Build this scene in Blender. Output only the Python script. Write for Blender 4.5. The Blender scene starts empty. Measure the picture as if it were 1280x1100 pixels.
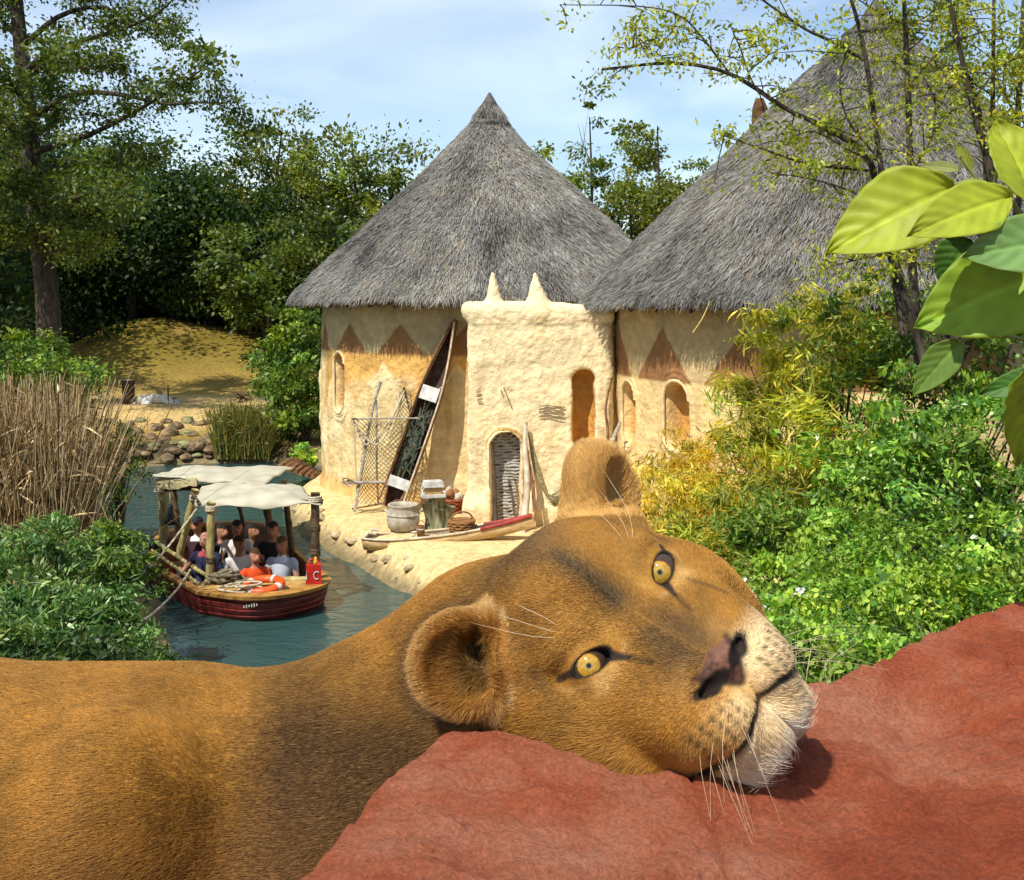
import bpy, bmesh, math, random
import numpy as np
from mathutils import Vector, Matrix

SC = bpy.context.scene
COL = SC.collection
R = math.radians
# ------------------------------------------------------------------ camera, sky, sun, exposure
F_PX, HOR_Y, CAM_H = 1400.0, 370.0, 5.0          # focal length and horizon row in photo pixels (1280 wide)
cam = bpy.data.cameras.new('camera')
cam.sensor_fit = 'HORIZONTAL'
cam.sensor_width = 36.0
cam.lens = 36.0 * F_PX / 1280.0
cam.shift_y = -(550.0 - HOR_Y) / 1280.0
cam.clip_start, cam.clip_end = 0.05, 3000.0
cam_o = bpy.data.objects.new('camera', cam)
COL.objects.link(cam_o)
cam_o.location = (0, 0, CAM_H)
cam_o.rotation_euler = (R(90), 0, 0)
SC.camera = cam_o

SUN_EL, SUN_AZ = 55.0, -36.0                      # azimuth: degrees right of straight behind the camera
w = bpy.data.worlds.new('World')
SC.world = w
w.use_nodes = True
nt = w.node_tree
bg = nt.nodes['Background']
sky = nt.nodes.new('ShaderNodeTexSky')
sky.sky_type = 'NISHITA'
sky.sun_disc = False
sun_dir = Vector((math.sin(R(SUN_AZ)) * math.cos(R(SUN_EL)), -math.cos(R(SUN_AZ)) * math.cos(R(SUN_EL)), math.sin(R(SUN_EL))))
sky.sun_elevation = R(SUN_EL)
sky.sun_rotation = math.atan2(sun_dir.x, sun_dir.y)
sky.altitude = 50
sky.air_density, sky.dust_density, sky.ozone_density = 1.0, 0.4, 3.0
# thin even cirrus over the whole dome
tc = nt.nodes.new('ShaderNodeTexCoord')
mp = nt.nodes.new('ShaderNodeMapping')
mp.inputs['Scale'].default_value = (1.0, 1.0, 2.6)
mp.inputs['Rotation'].default_value = (0.0, 0.18, 0.0)
nz = nt.nodes.new('ShaderNodeTexNoise')
nz.inputs['Scale'].default_value = 2.6
nz.inputs['Detail'].default_value = 8
nz.inputs['Roughness'].default_value = 0.5
nz.inputs['Distortion'].default_value = 0.5
cr = nt.nodes.new('ShaderNodeValToRGB')
cr.color_ramp.elements[0].position = 0.34
cr.color_ramp.elements[0].color = (0, 0, 0, 1)
cr.color_ramp.elements[1].position = 0.78
cr.color_ramp.elements[1].color = (0.6, 0.6, 0.6, 1)
mx = nt.nodes.new('ShaderNodeMix')
mx.data_type = 'RGBA'
mx.inputs[7].default_value = (9.0, 9.8, 10.2, 1)
nt.links.new(tc.outputs['Generated'], mp.inputs['Vector'])
nt.links.new(mp.outputs[0], nz.inputs['Vector'])
nt.links.new(nz.outputs['Fac'], cr.inputs[0])
nt.links.new(cr.outputs[0], mx.inputs[0])
nt.links.new(sky.outputs[0], mx.inputs[6])
nt.links.new(mx.outputs[2], bg.inputs['Color'])
bg.inputs['Strength'].default_value = 0.125

sl = bpy.data.lights.new('sun', 'SUN')
sl.energy = 5.0
sl.angle = R(0.53)
sl.color = (1.0, 0.945, 0.84)
so = bpy.data.objects.new('sun', sl)
COL.objects.link(so)
so.rotation_euler = sun_dir.to_track_quat('Z', 'Y').to_euler()
so.location = (0, 0, 40)
so['kind'] = 'helper'
SC.view_settings.view_transform = 'Standard'
SC.view_settings.look = 'None'
SC.view_settings.exposure = 0.35
SC.view_settings.gamma = 1.0
SC.view_settings.use_curve_mapping = False
SC.cycles.max_bounces = 8
SC.cycles.transparent_max_bounces = 8
SC.cycles.use_denoising = True

# ------------------------------------------------------------------ helpers
RNG = np.random.default_rng(7)
random.seed(7)

def P(px, py, Y):
    "photo pixel at depth Y -> world point"
    return Vector(((px - 640.0) / F_PX * Y, Y, CAM_H - (py - HOR_Y) / F_PX * Y))

def G(px, py, z):
    "photo pixel on the level z -> world point"
    Y = (CAM_H - z) * F_PX / (py - HOR_Y)
    return Vector(((px - 640.0) / F_PX * Y, Y, z))

def smooth(a, b, x):
    t = np.clip((x - a) / (b - a), 0, 1)
    return t * t * (3 - 2 * t)

def fbm(p, octaves=4, seed=0):
    "cheap smooth noise of points (N,3) in about -1..1: sums of rotated sines"
    rs = np.random.default_rng(1000 + seed)
    out = np.zeros(len(p), dtype=np.float64)
    amp, fr, tot = 1.0, 1.0, 0.0
    for o in range(octaves):
        acc = np.zeros(len(p))
        for q in range(4):
            d = rs.normal(size=3); d /= np.linalg.norm(d)
            e = rs.normal(size=3); e /= np.linalg.norm(e)
            acc += np.sin((p @ d) * fr * 2.1 + rs.uniform(0, 6.28) + 1.3 * np.sin((p @ e) * fr * 1.7 + rs.uniform(0, 6.28)))
        out += amp * acc / 2.4
        tot += amp
        amp *= 0.52
        fr *= 2.03
    return out / tot

def setp(o, label=None, cat=None, group=None, kind=None):
    if label: o['label'] = label
    if cat: o['category'] = cat
    if group: o['group'] = group
    if kind: o['kind'] = kind
    return o

def empty(name, loc=(0, 0, 0), rz=0, label=None, cat=None, group=None):
    o = bpy.data.objects.new(name, None)
    o.empty_display_size = 0.2
    COL.objects.link(o)
    o.location = loc
    o.rotation_euler = (0, 0, rz)
    return setp(o, label, cat, group)

def mesh_obj(name, verts, faces, mat=None, parent=None, smoothed=False, cols=None, loc=None):
    me = bpy.data.meshes.new(name)
    verts = np.asarray(verts, dtype=np.float32).reshape(-1, 3)
    if isinstance(faces, np.ndarray):
        n, k = faces.shape
        me.vertices.add(len(verts)); me.vertices.foreach_set('co', verts.ravel())
        me.loops.add(n * k); me.loops.foreach_set('vertex_index', faces.astype(np.int32).ravel())
        me.polygons.add(n)
        me.polygons.foreach_set('loop_start', np.arange(0, n * k, k, dtype=np.int32))
        me.update(calc_edges=True)
    else:
        me.from_pydata([tuple(map(float, v)) for v in verts], [], [tuple(map(int, f)) for f in faces])
    me.validate()
    if smoothed:
        me.polygons.foreach_set('use_smooth', np.ones(len(me.polygons), dtype=bool))
    if cols is not None:
        a = me.color_attributes.new('Col', 'FLOAT_COLOR', 'POINT')
        c4 = np.ones((len(verts), 4), dtype=np.float32); c4[:, :3] = cols
        a.data.foreach_set('color', c4.ravel())
    if mat: me.materials.append(mat)
    o = bpy.data.objects.new(name, me)
    COL.objects.link(o)
    if parent: o.parent = parent
    if loc is not None: o.location = loc
    return o

def copy_tree(o, parent=None):
    c = o.copy()
    COL.objects.link(c)
    if parent is not None: c.parent = parent
    for ch in o.children:
        copy_tree(ch, c)
    return c

class MB:
    "collects simple solids into one mesh"
    def __init__(s): s.v = []; s.f = []
    def add(s, vs, fs):
        b = len(s.v)
        s.v += [tuple(v) for v in vs]
        s.f += [tuple(i + b for i in f) for f in fs]
        return s
    def box(s, c, d, rot=None, taper=1.0):
        M = rot if rot is not None else Matrix.Identity(3)
        vs = []
        for sz in (-1, 1):
            t = taper if sz > 0 else 1.0
            for sx, sy in ((-1, -1), (1, -1), (1, 1), (-1, 1)):
                vs.append(Vector(c) + M @ Vector((sx * d[0] / 2 * t, sy * d[1] / 2 * t, sz * d[2] / 2)))
        return s.add(vs, [(3, 2, 1, 0), (4, 5, 6, 7), (0, 1, 5, 4), (1, 2, 6, 5), (2, 3, 7, 6), (3, 0, 4, 7)])
    def tube(s, pts, rad, n=8, cap=True, wob=0.0):
        pts = [Vector(p) for p in pts]
        m = len(pts)
        if not hasattr(rad, '__len__'): rad = [rad] * m
        vs, fs = [], []
        up = None
        for i, p in enumerate(pts):
            t = (pts[min(i + 1, m - 1)] - pts[max(i - 1, 0)])
            t = t.normalized() if t.length > 1e-9 else Vector((0, 0, 1))
            if up is None:
                up = Vector((0, 0, 1)) if abs(t.z) < 0.9 else Vector((1, 0, 0))
            a = t.cross(up)
            if a.length < 1e-6: a = t.cross(Vector((0, 1, 0.3)))
            a.normalize(); b = a.cross(t).normalized(); up = b
            for k in range(n):
                th = 2 * math.pi * k / n
                r = rad[i] * (1 + (random.uniform(-wob, wob) if wob else 0))
                vs.append(p + (a * math.cos(th) + b * math.sin(th)) * r)
        for i in range(m - 1):
            for k in range(n):
                k2 = (k + 1) % n
                fs.append((i * n + k, i * n + k2, (i + 1) * n + k2, (i + 1) * n + k))
        if cap:
            fs.append(tuple(range(n))); fs.append(tuple(range((m - 1) * n, m * n))[::-1])
        return s.add(vs, fs)
    def lathe(s, prof, c=(0, 0, 0), n=24, close=False):
        vs, fs = [], []
        for (r, z) in prof:
            for k in range(n):
                th = 2 * math.pi * k / n
                vs.append((c[0] + r * math.cos(th), c[1] + r * math.sin(th), c[2] + z))
        m = len(prof)
        for i in range(m - 1):
            for k in range(n):
                k2 = (k + 1) % n
                fs.append((i * n + k, i * n + k2, (i + 1) * n + k2, (i + 1) * n + k))
        fs.append(tuple(range(n))[::-1]); fs.append(tuple(range((m - 1) * n, m * n)))
        return s.add(vs, fs)
    def build(s, name, mat, parent=None, smoothed=False, loc=None):
        return mesh_obj(name, s.v, s.f, mat, parent, smoothed, loc=loc)

def spline(pts, n):
    "Catmull-Rom through pts"
    pts = [Vector(p) for p in pts]
    q = [pts[0] * 2 - pts[1]] + pts + [pts[-1] * 2 - pts[-2]]
    out = []
    segs = len(pts) - 1
    for i in range(n):
        u = i / (n - 1) * segs
        k = min(int(u), segs - 1)
        t = u - k
        a, b, c, d = q[k], q[k + 1], q[k + 2], q[k + 3]
        out.append(0.5 * ((2 * b) + (c - a) * t + (2 * a - 5 * b + 4 * c - d) * t * t + (3 * b - a - 3 * c + d) * t ** 3))
    return out

# ------------------------------------------------------------------ materials
MATS = {}
def _new(name):
    m = bpy.data.materials.new(name)
    m.use_nodes = True
    b = m.node_tree.nodes['Principled BSDF']
    b.inputs['Specular IOR Level'].default_value = 0.3
    return m, m.node_tree, b

def mat_noise(name, c1, c2, scale=4.0, rough=0.85, bump=0.0, bscale=None, detail=6, c3=None, coord='Object', stretch=(1, 1, 1), spec=0.3, lo=0.35, hi=0.65, attr=False, bdist=0.02):
    m, t, b = _new(name)
    N, L = t.nodes, t.links
    tcn = N.new('ShaderNodeTexCoord')
    mpn = N.new('ShaderNodeMapping'); mpn.inputs['Scale'].default_value = stretch
    L.new(tcn.outputs[coord], mpn.inputs['Vector'])
    n1 = N.new('ShaderNodeTexNoise'); n1.inputs['Scale'].default_value = scale; n1.inputs['Detail'].default_value = detail
    n1.inputs['Roughness'].default_value = 0.62
    L.new(mpn.outputs[0], n1.inputs['Vector'])
    r = N.new('ShaderNodeValToRGB')
    r.color_ramp.elements[0].position = lo; r.color_ramp.elements[1].position = hi
    r.color_ramp.elements[0].color = (*c1, 1); r.color_ramp.elements[1].color = (*c2, 1)
    if c3 is not None:
        e = r.color_ramp.elements.new((lo + hi) / 2); e.color = (*c3, 1)
    L.new(n1.outputs['Fac'], r.inputs[0])
    out = r.outputs[0]
    if attr:
        at = N.new('ShaderNodeAttribute'); at.attribute_name = 'Col'
        mu = N.new('ShaderNodeMix'); mu.data_type = 'RGBA'; mu.blend_type = 'MULTIPLY'; mu.inputs[0].default_value = 1.0
        L.new(at.outputs['Color'], mu.inputs[6]); L.new(out, mu.inputs[7])
        out = mu.outputs[2]
    L.new(out, b.inputs['Base Color'])
    b.inputs['Roughness'].default_value = rough
    b.inputs['Specular IOR Level'].default_value = spec
    if bump:
        n2 = N.new('ShaderNodeTexNoise'); n2.inputs['Scale'].default_value = bscale or scale * 4; n2.inputs['Detail'].default_value = 8
        n2.inputs['Roughness'].default_value = 0.65
        L.new(mpn.outputs[0], n2.inputs['Vector'])
        bp = N.new('ShaderNodeBump'); bp.inputs['Strength'].default_value = bump; bp.inputs['Distance'].default_value = bdist
        L.new(n2.outputs['Fac'], bp.inputs['Height'])
        L.new(bp.outputs[0], b.inputs['Normal'])
    MATS[name] = m
    return m

def mat_leaf(name, cols, trans=0.35, rough=0.5, spec=0.35, tinted=False):
    "leaf colours picked per leaf; light passes through"
    m, t, b = _new(name)
    N, L = t.nodes, t.links
    g = N.new('ShaderNodeNewGeometry')
    r = N.new('ShaderNodeValToRGB')
    r.color_ramp.interpolation = 'LINEAR'
    n = len(cols)
    el = r.color_ramp.elements
    el[0].position = 0; el[1].position = 1
    el[0].color = (*cols[0], 1); el[1].color = (*cols[-1], 1)
    for i in range(1, n - 1):
        e = el.new(i / (n - 1)); e.color = (*cols[i], 1)
    L.new(g.outputs['Random Per Island'], r.inputs[0])
    out = r.outputs[0]
    if tinted:                                   # young and old shoots differ: one tint per clump of leaves
        at = N.new('ShaderNodeAttribute'); at.attribute_name = 'Col'
        mu = N.new('ShaderNodeMix'); mu.data_type = 'RGBA'; mu.blend_type = 'MULTIPLY'; mu.inputs[0].default_value = 1.0
        L.new(out, mu.inputs[6]); L.new(at.outputs['Color'], mu.inputs[7])
        out = mu.outputs[2]
    L.new(out, b.inputs['Base Color'])
    b.inputs['Roughness'].default_value = rough
    b.inputs['Specular IOR Level'].default_value = spec
    tr = N.new('ShaderNodeBsdfTranslucent')
    hs = N.new('ShaderNodeHueSaturation'); hs.inputs['Hue'].default_value = 0.485; hs.inputs['Saturation'].default_value = 1.1; hs.inputs['Value'].default_value = 1.5
    L.new(out, hs.inputs['Color']); L.new(hs.outputs[0], tr.inputs['Color'])
    ms = N.new('ShaderNodeMixShader'); ms.inputs[0].default_value = trans
    L.new(b.outputs[0], ms.inputs[1]); L.new(tr.outputs[0], ms.inputs[2])
    L.new(ms.outputs[0], N['Material Output'].inputs['Surface'])
    MATS[name] = m
    return m

def mat_attr(name, rough=0.8, spec=0.2, bump=0.0, bscale=40, vary=0.25, vscale=20, bdist=0.01):
    "colour from the Col attribute, broken up by a fine noise"
    m, t, b = _new(name)
    N, L = t.nodes, t.links
    at = N.new('ShaderNodeAttribute'); at.attribute_name = 'Col'
    tcn = N.new('ShaderNodeTexCoord')
    n1 = N.new('ShaderNodeTexNoise'); n1.inputs['Scale'].default_value = vscale; n1.inputs['Detail'].default_value = 8
    n1.inputs['Roughness'].default_value = 0.65
    L.new(tcn.outputs['Object'], n1.inputs['Vector'])
    mr = N.new('ShaderNodeMapRange'); mr.inputs[1].default_value = 0.3; mr.inputs[2].default_value = 0.7
    mr.inputs[3].default_value = 1 - vary; mr.inputs[4].default_value = 1 + vary
    L.new(n1.outputs['Fac'], mr.inputs[0])
    mu = N.new('ShaderNodeVectorMath'); mu.operation = 'SCALE'
    L.new(at.outputs['Color'], mu.inputs[0]); L.new(mr.outputs[0], mu.inputs['Scale'])
    L.new(mu.outputs[0], b.inputs['Base Color'])
    b.inputs['Roughness'].default_value = rough
    b.inputs['Specular IOR Level'].default_value = spec
    if bump:
        n2 = N.new('ShaderNodeTexNoise'); n2.inputs['Scale'].default_value = bscale; n2.inputs['Detail'].default_value = 8
        L.new(tcn.outputs['Object'], n2.inputs['Vector'])
        bp = N.new('ShaderNodeBump'); bp.inputs['Strength'].default_value = bump; bp.inputs['Distance'].default_value = bdist
        L.new(n2.outputs['Fac'], bp.inputs['Height']); L.new(bp.outputs[0], b.inputs['Normal'])
    MATS[name] = m
    return m

def mat_plain(name, c, rough=0.6, spec=0.4, metal=0.0):
    m = mat_noise(name, tuple(x * 0.78 for x in c), tuple(min(1, x * 1.15) for x in c), scale=7, rough=rough, spec=spec)
    m.node_tree.nodes['Principled BSDF'].inputs['Metallic'].default_value = metal
    return m

# ------------------------------------------------------------------ strands (fur, thatch) as curves
def strands(name, pts, rad, cols, mat, parent=None):
    "pts (N,K,3), rad (K,) or (N,K), cols (N,3)"
    n, k, _ = pts.shape
    hc = bpy.data.hair_curves.new(name)
    hc.add_curves([k] * n)
    hc.position_data.foreach_set('vector', np.ascontiguousarray(pts, dtype=np.float32).ravel())
    ra = hc.attributes.get('radius') or hc.attributes.new('radius', 'FLOAT', 'POINT')
    ra.data.foreach_set('value', np.broadcast_to(np.asarray(rad, dtype=np.float32), (n, k)).astype(np.float32).ravel())
    ca = hc.attributes.new('Col', 'FLOAT_COLOR', 'CURVE')
    c4 = np.ones((n, 4), dtype=np.float32); c4[:, :3] = cols
    ca.data.foreach_set('color', c4.ravel())
    hc.materials.append(mat)
    o = bpy.data.objects.new(name, hc)
    COL.objects.link(o)
    if parent: o.parent = parent
    return o

def mat_strand(name, rough=0.6, spec=0.3, trans=0.25):
    m, t, b = _new(name)
    N, L = t.nodes, t.links
    at = N.new('ShaderNodeAttribute'); at.attribute_name = 'Col'
    L.new(at.outputs['Color'], b.inputs['Base Color'])
    b.inputs['Roughness'].default_value = rough
    b.inputs['Specular IOR Level'].default_value = spec
    if trans:
        tr = N.new('ShaderNodeBsdfTranslucent'); L.new(at.outputs['Color'], tr.inputs['Color'])
        ms = N.new('ShaderNodeMixShader'); ms.inputs[0].default_value = trans
        L.new(b.outputs[0], ms.inputs[1]); L.new(tr.outputs[0], ms.inputs[2])
        L.new(ms.outputs[0], N['Material Output'].inputs['Surface'])
    return m

# ------------------------------------------------------------------ blended solids on a grid -> one continuous surface
class Field:
    def __init__(s, xs, ys, zs):
        s.ax = [np.asarray(a, dtype=np.float32) for a in (xs, ys, zs)]
        s.F = np.full([len(a) for a in s.ax], 1.0, dtype=np.float32)
    def block(s, lo, hi):
        sl = []
        for a, l, h in zip(s.ax, lo, hi):
            i = max(int(np.searchsorted(a, l)) - 1, 0); j = min(int(np.searchsorted(a, h)) + 1, len(a))
            if j - i < 1: return None, None
            sl.append(slice(i, j))
        X, Y, Z = np.meshgrid(*[a[q] for a, q in zip(s.ax, sl)], indexing='ij')
        return tuple(sl), np.stack([X, Y, Z], -1)
    def _mix(s, sl, d, k, sub):
        a = s.F[sl]
        if sub:
            if k > 0:
                h = np.clip(0.5 - 0.5 * (a + d) / k, 0, 1)
                s.F[sl] = a * (1 - h) + (-d) * h + k * h * (1 - h)
            else:
                s.F[sl] = np.maximum(a, -d)
        else:
            if k > 0:
                h = np.clip(0.5 + 0.5 * (a - d) / k, 0, 1)
                s.F[sl] = a * (1 - h) + d * h - k * h * (1 - h)
            else:
                s.F[sl] = np.minimum(a, d)
    def ell(s, c, r, k=0.02, rot=None, sub=False, pad=None):
        c = np.asarray(c, dtype=np.float32); r = np.asarray(r, dtype=np.float32)
        m = float(r.max()) + (pad if pad is not None else 3 * k + 0.03)
        sl, p = s.block(c - m, c + m)
        if sl is None: return s
        q = p - c
        if rot is not None: q = q @ np.asarray(rot, dtype=np.float32)      # columns of rot = local axes
        k0 = np.linalg.norm(q / r, axis=-1); k1 = np.linalg.norm(q / (r * r), axis=-1) + 1e-9
        s._mix(sl, k0 * (k0 - 1) / k1, k, sub)
        return s
    def cap(s, a, b, ra, rb, k=0.02, sub=False):
        a = np.asarray(a, dtype=np.float32); b = np.asarray(b, dtype=np.float32)
        m = max(ra, rb) + 3 * k + 0.03
        sl, p = s.block(np.minimum(a, b) - m, np.maximum(a, b) + m)
        if sl is None: return s
        ba = b - a
        h = np.clip(((p - a) @ ba) / max(float(ba @ ba), 1e-9), 0, 1)
        d = np.linalg.norm(p - a - h[..., None] * ba, axis=-1) - (ra + (rb - ra) * h)
        s._mix(sl, d, k, sub)
        return s
    def chain(s, pts, rad, k=0.02, sub=False):
        for i in range(len(pts) - 1): s.cap(pts[i], pts[i + 1], rad[i], rad[i + 1], k, sub)
        return s
    def rbox(s, c, half, rr, k=0.02, sub=False, rot=None):
        c = np.asarray(c, dtype=np.float32); hf = np.asarray(half, dtype=np.float32)
        m = float(np.linalg.norm(hf)) + rr + 3 * k + 0.03
        sl, p = s.block(c - m, c + m)
        if sl is None: return s
        q = p - c
        if rot is not None: q = q @ np.asarray(rot, dtype=np.float32)
        q = np.abs(q) - (hf - rr)
        d = np.linalg.norm(np.maximum(q, 0), axis=-1) + np.minimum(q.max(-1), 0) - rr
        s._mix(sl, d, k, sub)
        return s
    def mesh(s, iters=1):
        F = s.F; S = F < 0
        nx, ny, nz = F.shape
        cnt = np.zeros((nx - 1, ny - 1, nz - 1), dtype=np.int8)
        offs = [(i, j, k) for i in (0, 1) for j in (0, 1) for k in (0, 1)]
        for (i, j, k) in offs: cnt += S[i:nx - 1 + i, j:ny - 1 + j, k:nz - 1 + k]
        act = (cnt > 0) & (cnt < 8)
        ci = np.argwhere(act)
        idx = np.full(act.shape, -1, dtype=np.int32); idx[act] = np.arange(len(ci))
        acc = np.zeros((len(ci), 3)); num = np.zeros(len(ci))
        fv = {o: F[ci[:, 0] + o[0], ci[:, 1] + o[1], ci[:, 2] + o[2]] for o in offs}
        pos = lambda o: np.stack([s.ax[d][ci[:, d] + o[d]] for d in range(3)], -1)
        for a in offs:
            for d in range(3):
                if a[d]: continue
                b = tuple(a[q] + (q == d) for q in range(3))
                fa, fb = fv[a], fv[b]
                cr_ = (fa < 0) != (fb < 0)
                t = np.where(cr_, fa / (fa - fb + 1e-20), 0)[:, None]
                pt = pos(a) * (1 - t) + pos(b) * t
                acc[cr_] += pt[cr_]; num[cr_] += 1
        V = acc / num[:, None]
        quads = []
        for d in range(3):
            A = [slice(None)] * 3; B = [slice(None)] * 3
            A[d] = slice(0, -1); B[d] = slice(1, None)
            e1, e2 = [q for q in range(3) if q != d]
            ch = S[tuple(A)] != S[tuple(B)]
            ii = np.argwhere(ch)
            ok = (ii[:, e1] > 0) & (ii[:, e2] > 0) & (ii[:, e1] < F.shape[e1] - 1) & (ii[:, e2] < F.shape[e2] - 1)
            ii = ii[ok]
            def cell(o1, o2):
                q = ii.copy(); q[:, e1] += o1; q[:, e2] += o2
                return idx[q[:, 0], q[:, 1], q[:, 2]]
            Q = np.stack([cell(-1, -1), cell(0, -1), cell(0, 0), cell(-1, 0)], -1)
            inside = S[ii[:, 0], ii[:, 1], ii[:, 2]]
            flip = ~inside if d != 1 else inside
            Q[flip] = Q[flip][:, ::-1]
            quads.append(Q)
        Q = np.concatenate(quads)
        Q = Q[(Q >= 0).all(1)]
        for _ in range(iters):
            acc = np.zeros_like(V); n = np.zeros(len(V))
            for a, b in ((0, 1), (1, 2), (2, 3), (3, 0), (1, 0), (2, 1), (3, 2), (0, 3)):
                n += np.bincount(Q[:, a], minlength=len(V))
                for d in range(3): acc[:, d] += np.bincount(Q[:, a], V[Q[:, b], d], minlength=len(V))
            V = 0.5 * V + 0.5 * acc / np.maximum(n, 1)[:, None]
        return V, Q

def vnormals(V, Q):
    n = np.cross(V[Q[:, 2]] - V[Q[:, 0]], V[Q[:, 3]] - V[Q[:, 1]])
    out = np.zeros_like(V)
    for k in range(4):
        for d in range(3): out[:, d] += np.bincount(Q[:, k], n[:, d], minlength=len(V))
    return out / (np.linalg.norm(out, axis=1, keepdims=True) + 1e-12)
# ================================================================== ground, water
def poly_sd(px, py, poly):
    "signed distance to a polygon, negative inside"
    d = np.full(px.shape, 1e9); inside = np.zeros(px.shape, dtype=bool)
    n = len(poly)
    for i in range(n):
        ax, ay = poly[i]; bx, by = poly[(i + 1) % n]
        ex, ey = bx - ax, by - ay
        t = np.clip(((px - ax) * ex + (py - ay) * ey) / (ex * ex + ey * ey), 0, 1)
        d = np.minimum(d, np.hypot(px - ax - t * ex, py - ay - t * ey))
        c = ((ay > py) != (by > py)) & (px < (bx - ax) * (py - ay) / (by - ay + 1e-12) + ax)
        inside ^= c
    return np.where(inside, -d, d)

def axis(*segs):
    out = []
    for a, b, n in segs: out += list(np.linspace(a, b, n, endpoint=False))
    out.append(segs[-1][1])
    return np.array(out)

RIVER = [(-26, 28), (-14.5, 31.6), (-11.6, 32.8), (-9.5, 33.6), (-7.2, 34.0), (-5.2, 33.0), (-5.15, 30.5), (-5.25, 27.0), (-4.7, 24.6), (-3.6, 22.4), (-2.45, 20.4), (-1.55, 18.8), (-.5, 16.6),
         (-.6, 13.6), (-1.5, 10), (-1.7, 6), (-1.8, 4.4), (-2.6, 4.2), (-3.3, 8), (-4.1, 12), (-5.0, 15.4), (-5.9, 18), (-7.7, 21.5), (-9.0, 25.0), (-11.4, 27.6), (-26, 24)]
HUT1 = (-0.56, 28.0); HUT2 = (7.46, 23.0)

def ground_z(X, Y):
    p = np.stack([X.ravel(), Y.ravel(), 0 * X.ravel()], -1)
    n1 = fbm(p * .35, 3, 51).reshape(X.shape); n2 = fbm(p * 1.6, 3, 52).reshape(X.shape); n3 = fbm(p * 7, 3, 53).reshape(X.shape)
    d = poly_sd(X, Y, RIVER) + .10 * n2 + .05 * n3
    z = -.9 + 1.0 * smooth(-1.2, .0, d) + .34 * smooth(-.08, .30, d) + .09 * smooth(.15, .8, d)
    land = smooth(.1, 2.5, d)
    z += land * (.05 * n1 + .03 * n2) + .012 * n3 * smooth(0, .4, d)
    # terrace in front of the huts stays level at about 0.5
    ter = smooth(9.5, 6.5, np.hypot(X - .5, (Y - 24.5) * .85))
    z = z * (1 - .7 * ter * smooth(.4, 1.2, d)) + (.50 + .012 * n3) * (.7 * ter * smooth(.4, 1.2, d))
    # right bank climbs away from the water, left bank a little
    z += .8 * smooth(2.5, 7.5, X) * smooth(19, 9, Y) * land + 2.1 * smooth(-.6, 1.2, X) * smooth(15.5, 8.5, Y)
    z += .5 * smooth(-6, -10, X) * smooth(26, 18, Y) * land
    # far bank: sand shelf and the grassy mound
    z += .55 * smooth(34.5, 40, Y) * smooth(2, -3, X) * land
    mx_, my_ = P(170, 400, 52)[0], 55.0
    z += 2.3 * np.exp(-(((X + 18.6) / 4.2) ** 2 + ((Y - 55) / 4.6) ** 2)) + 1.8 * np.exp(-(((X + 12.5) / 6.0) ** 2 + ((Y - 58) / 5.5) ** 2))
    z += 1.6 * smooth(58, 72, Y) * smooth(8, -2, X)
    z += 1.0 * smooth(60, 200, Y)
    return z

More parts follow.
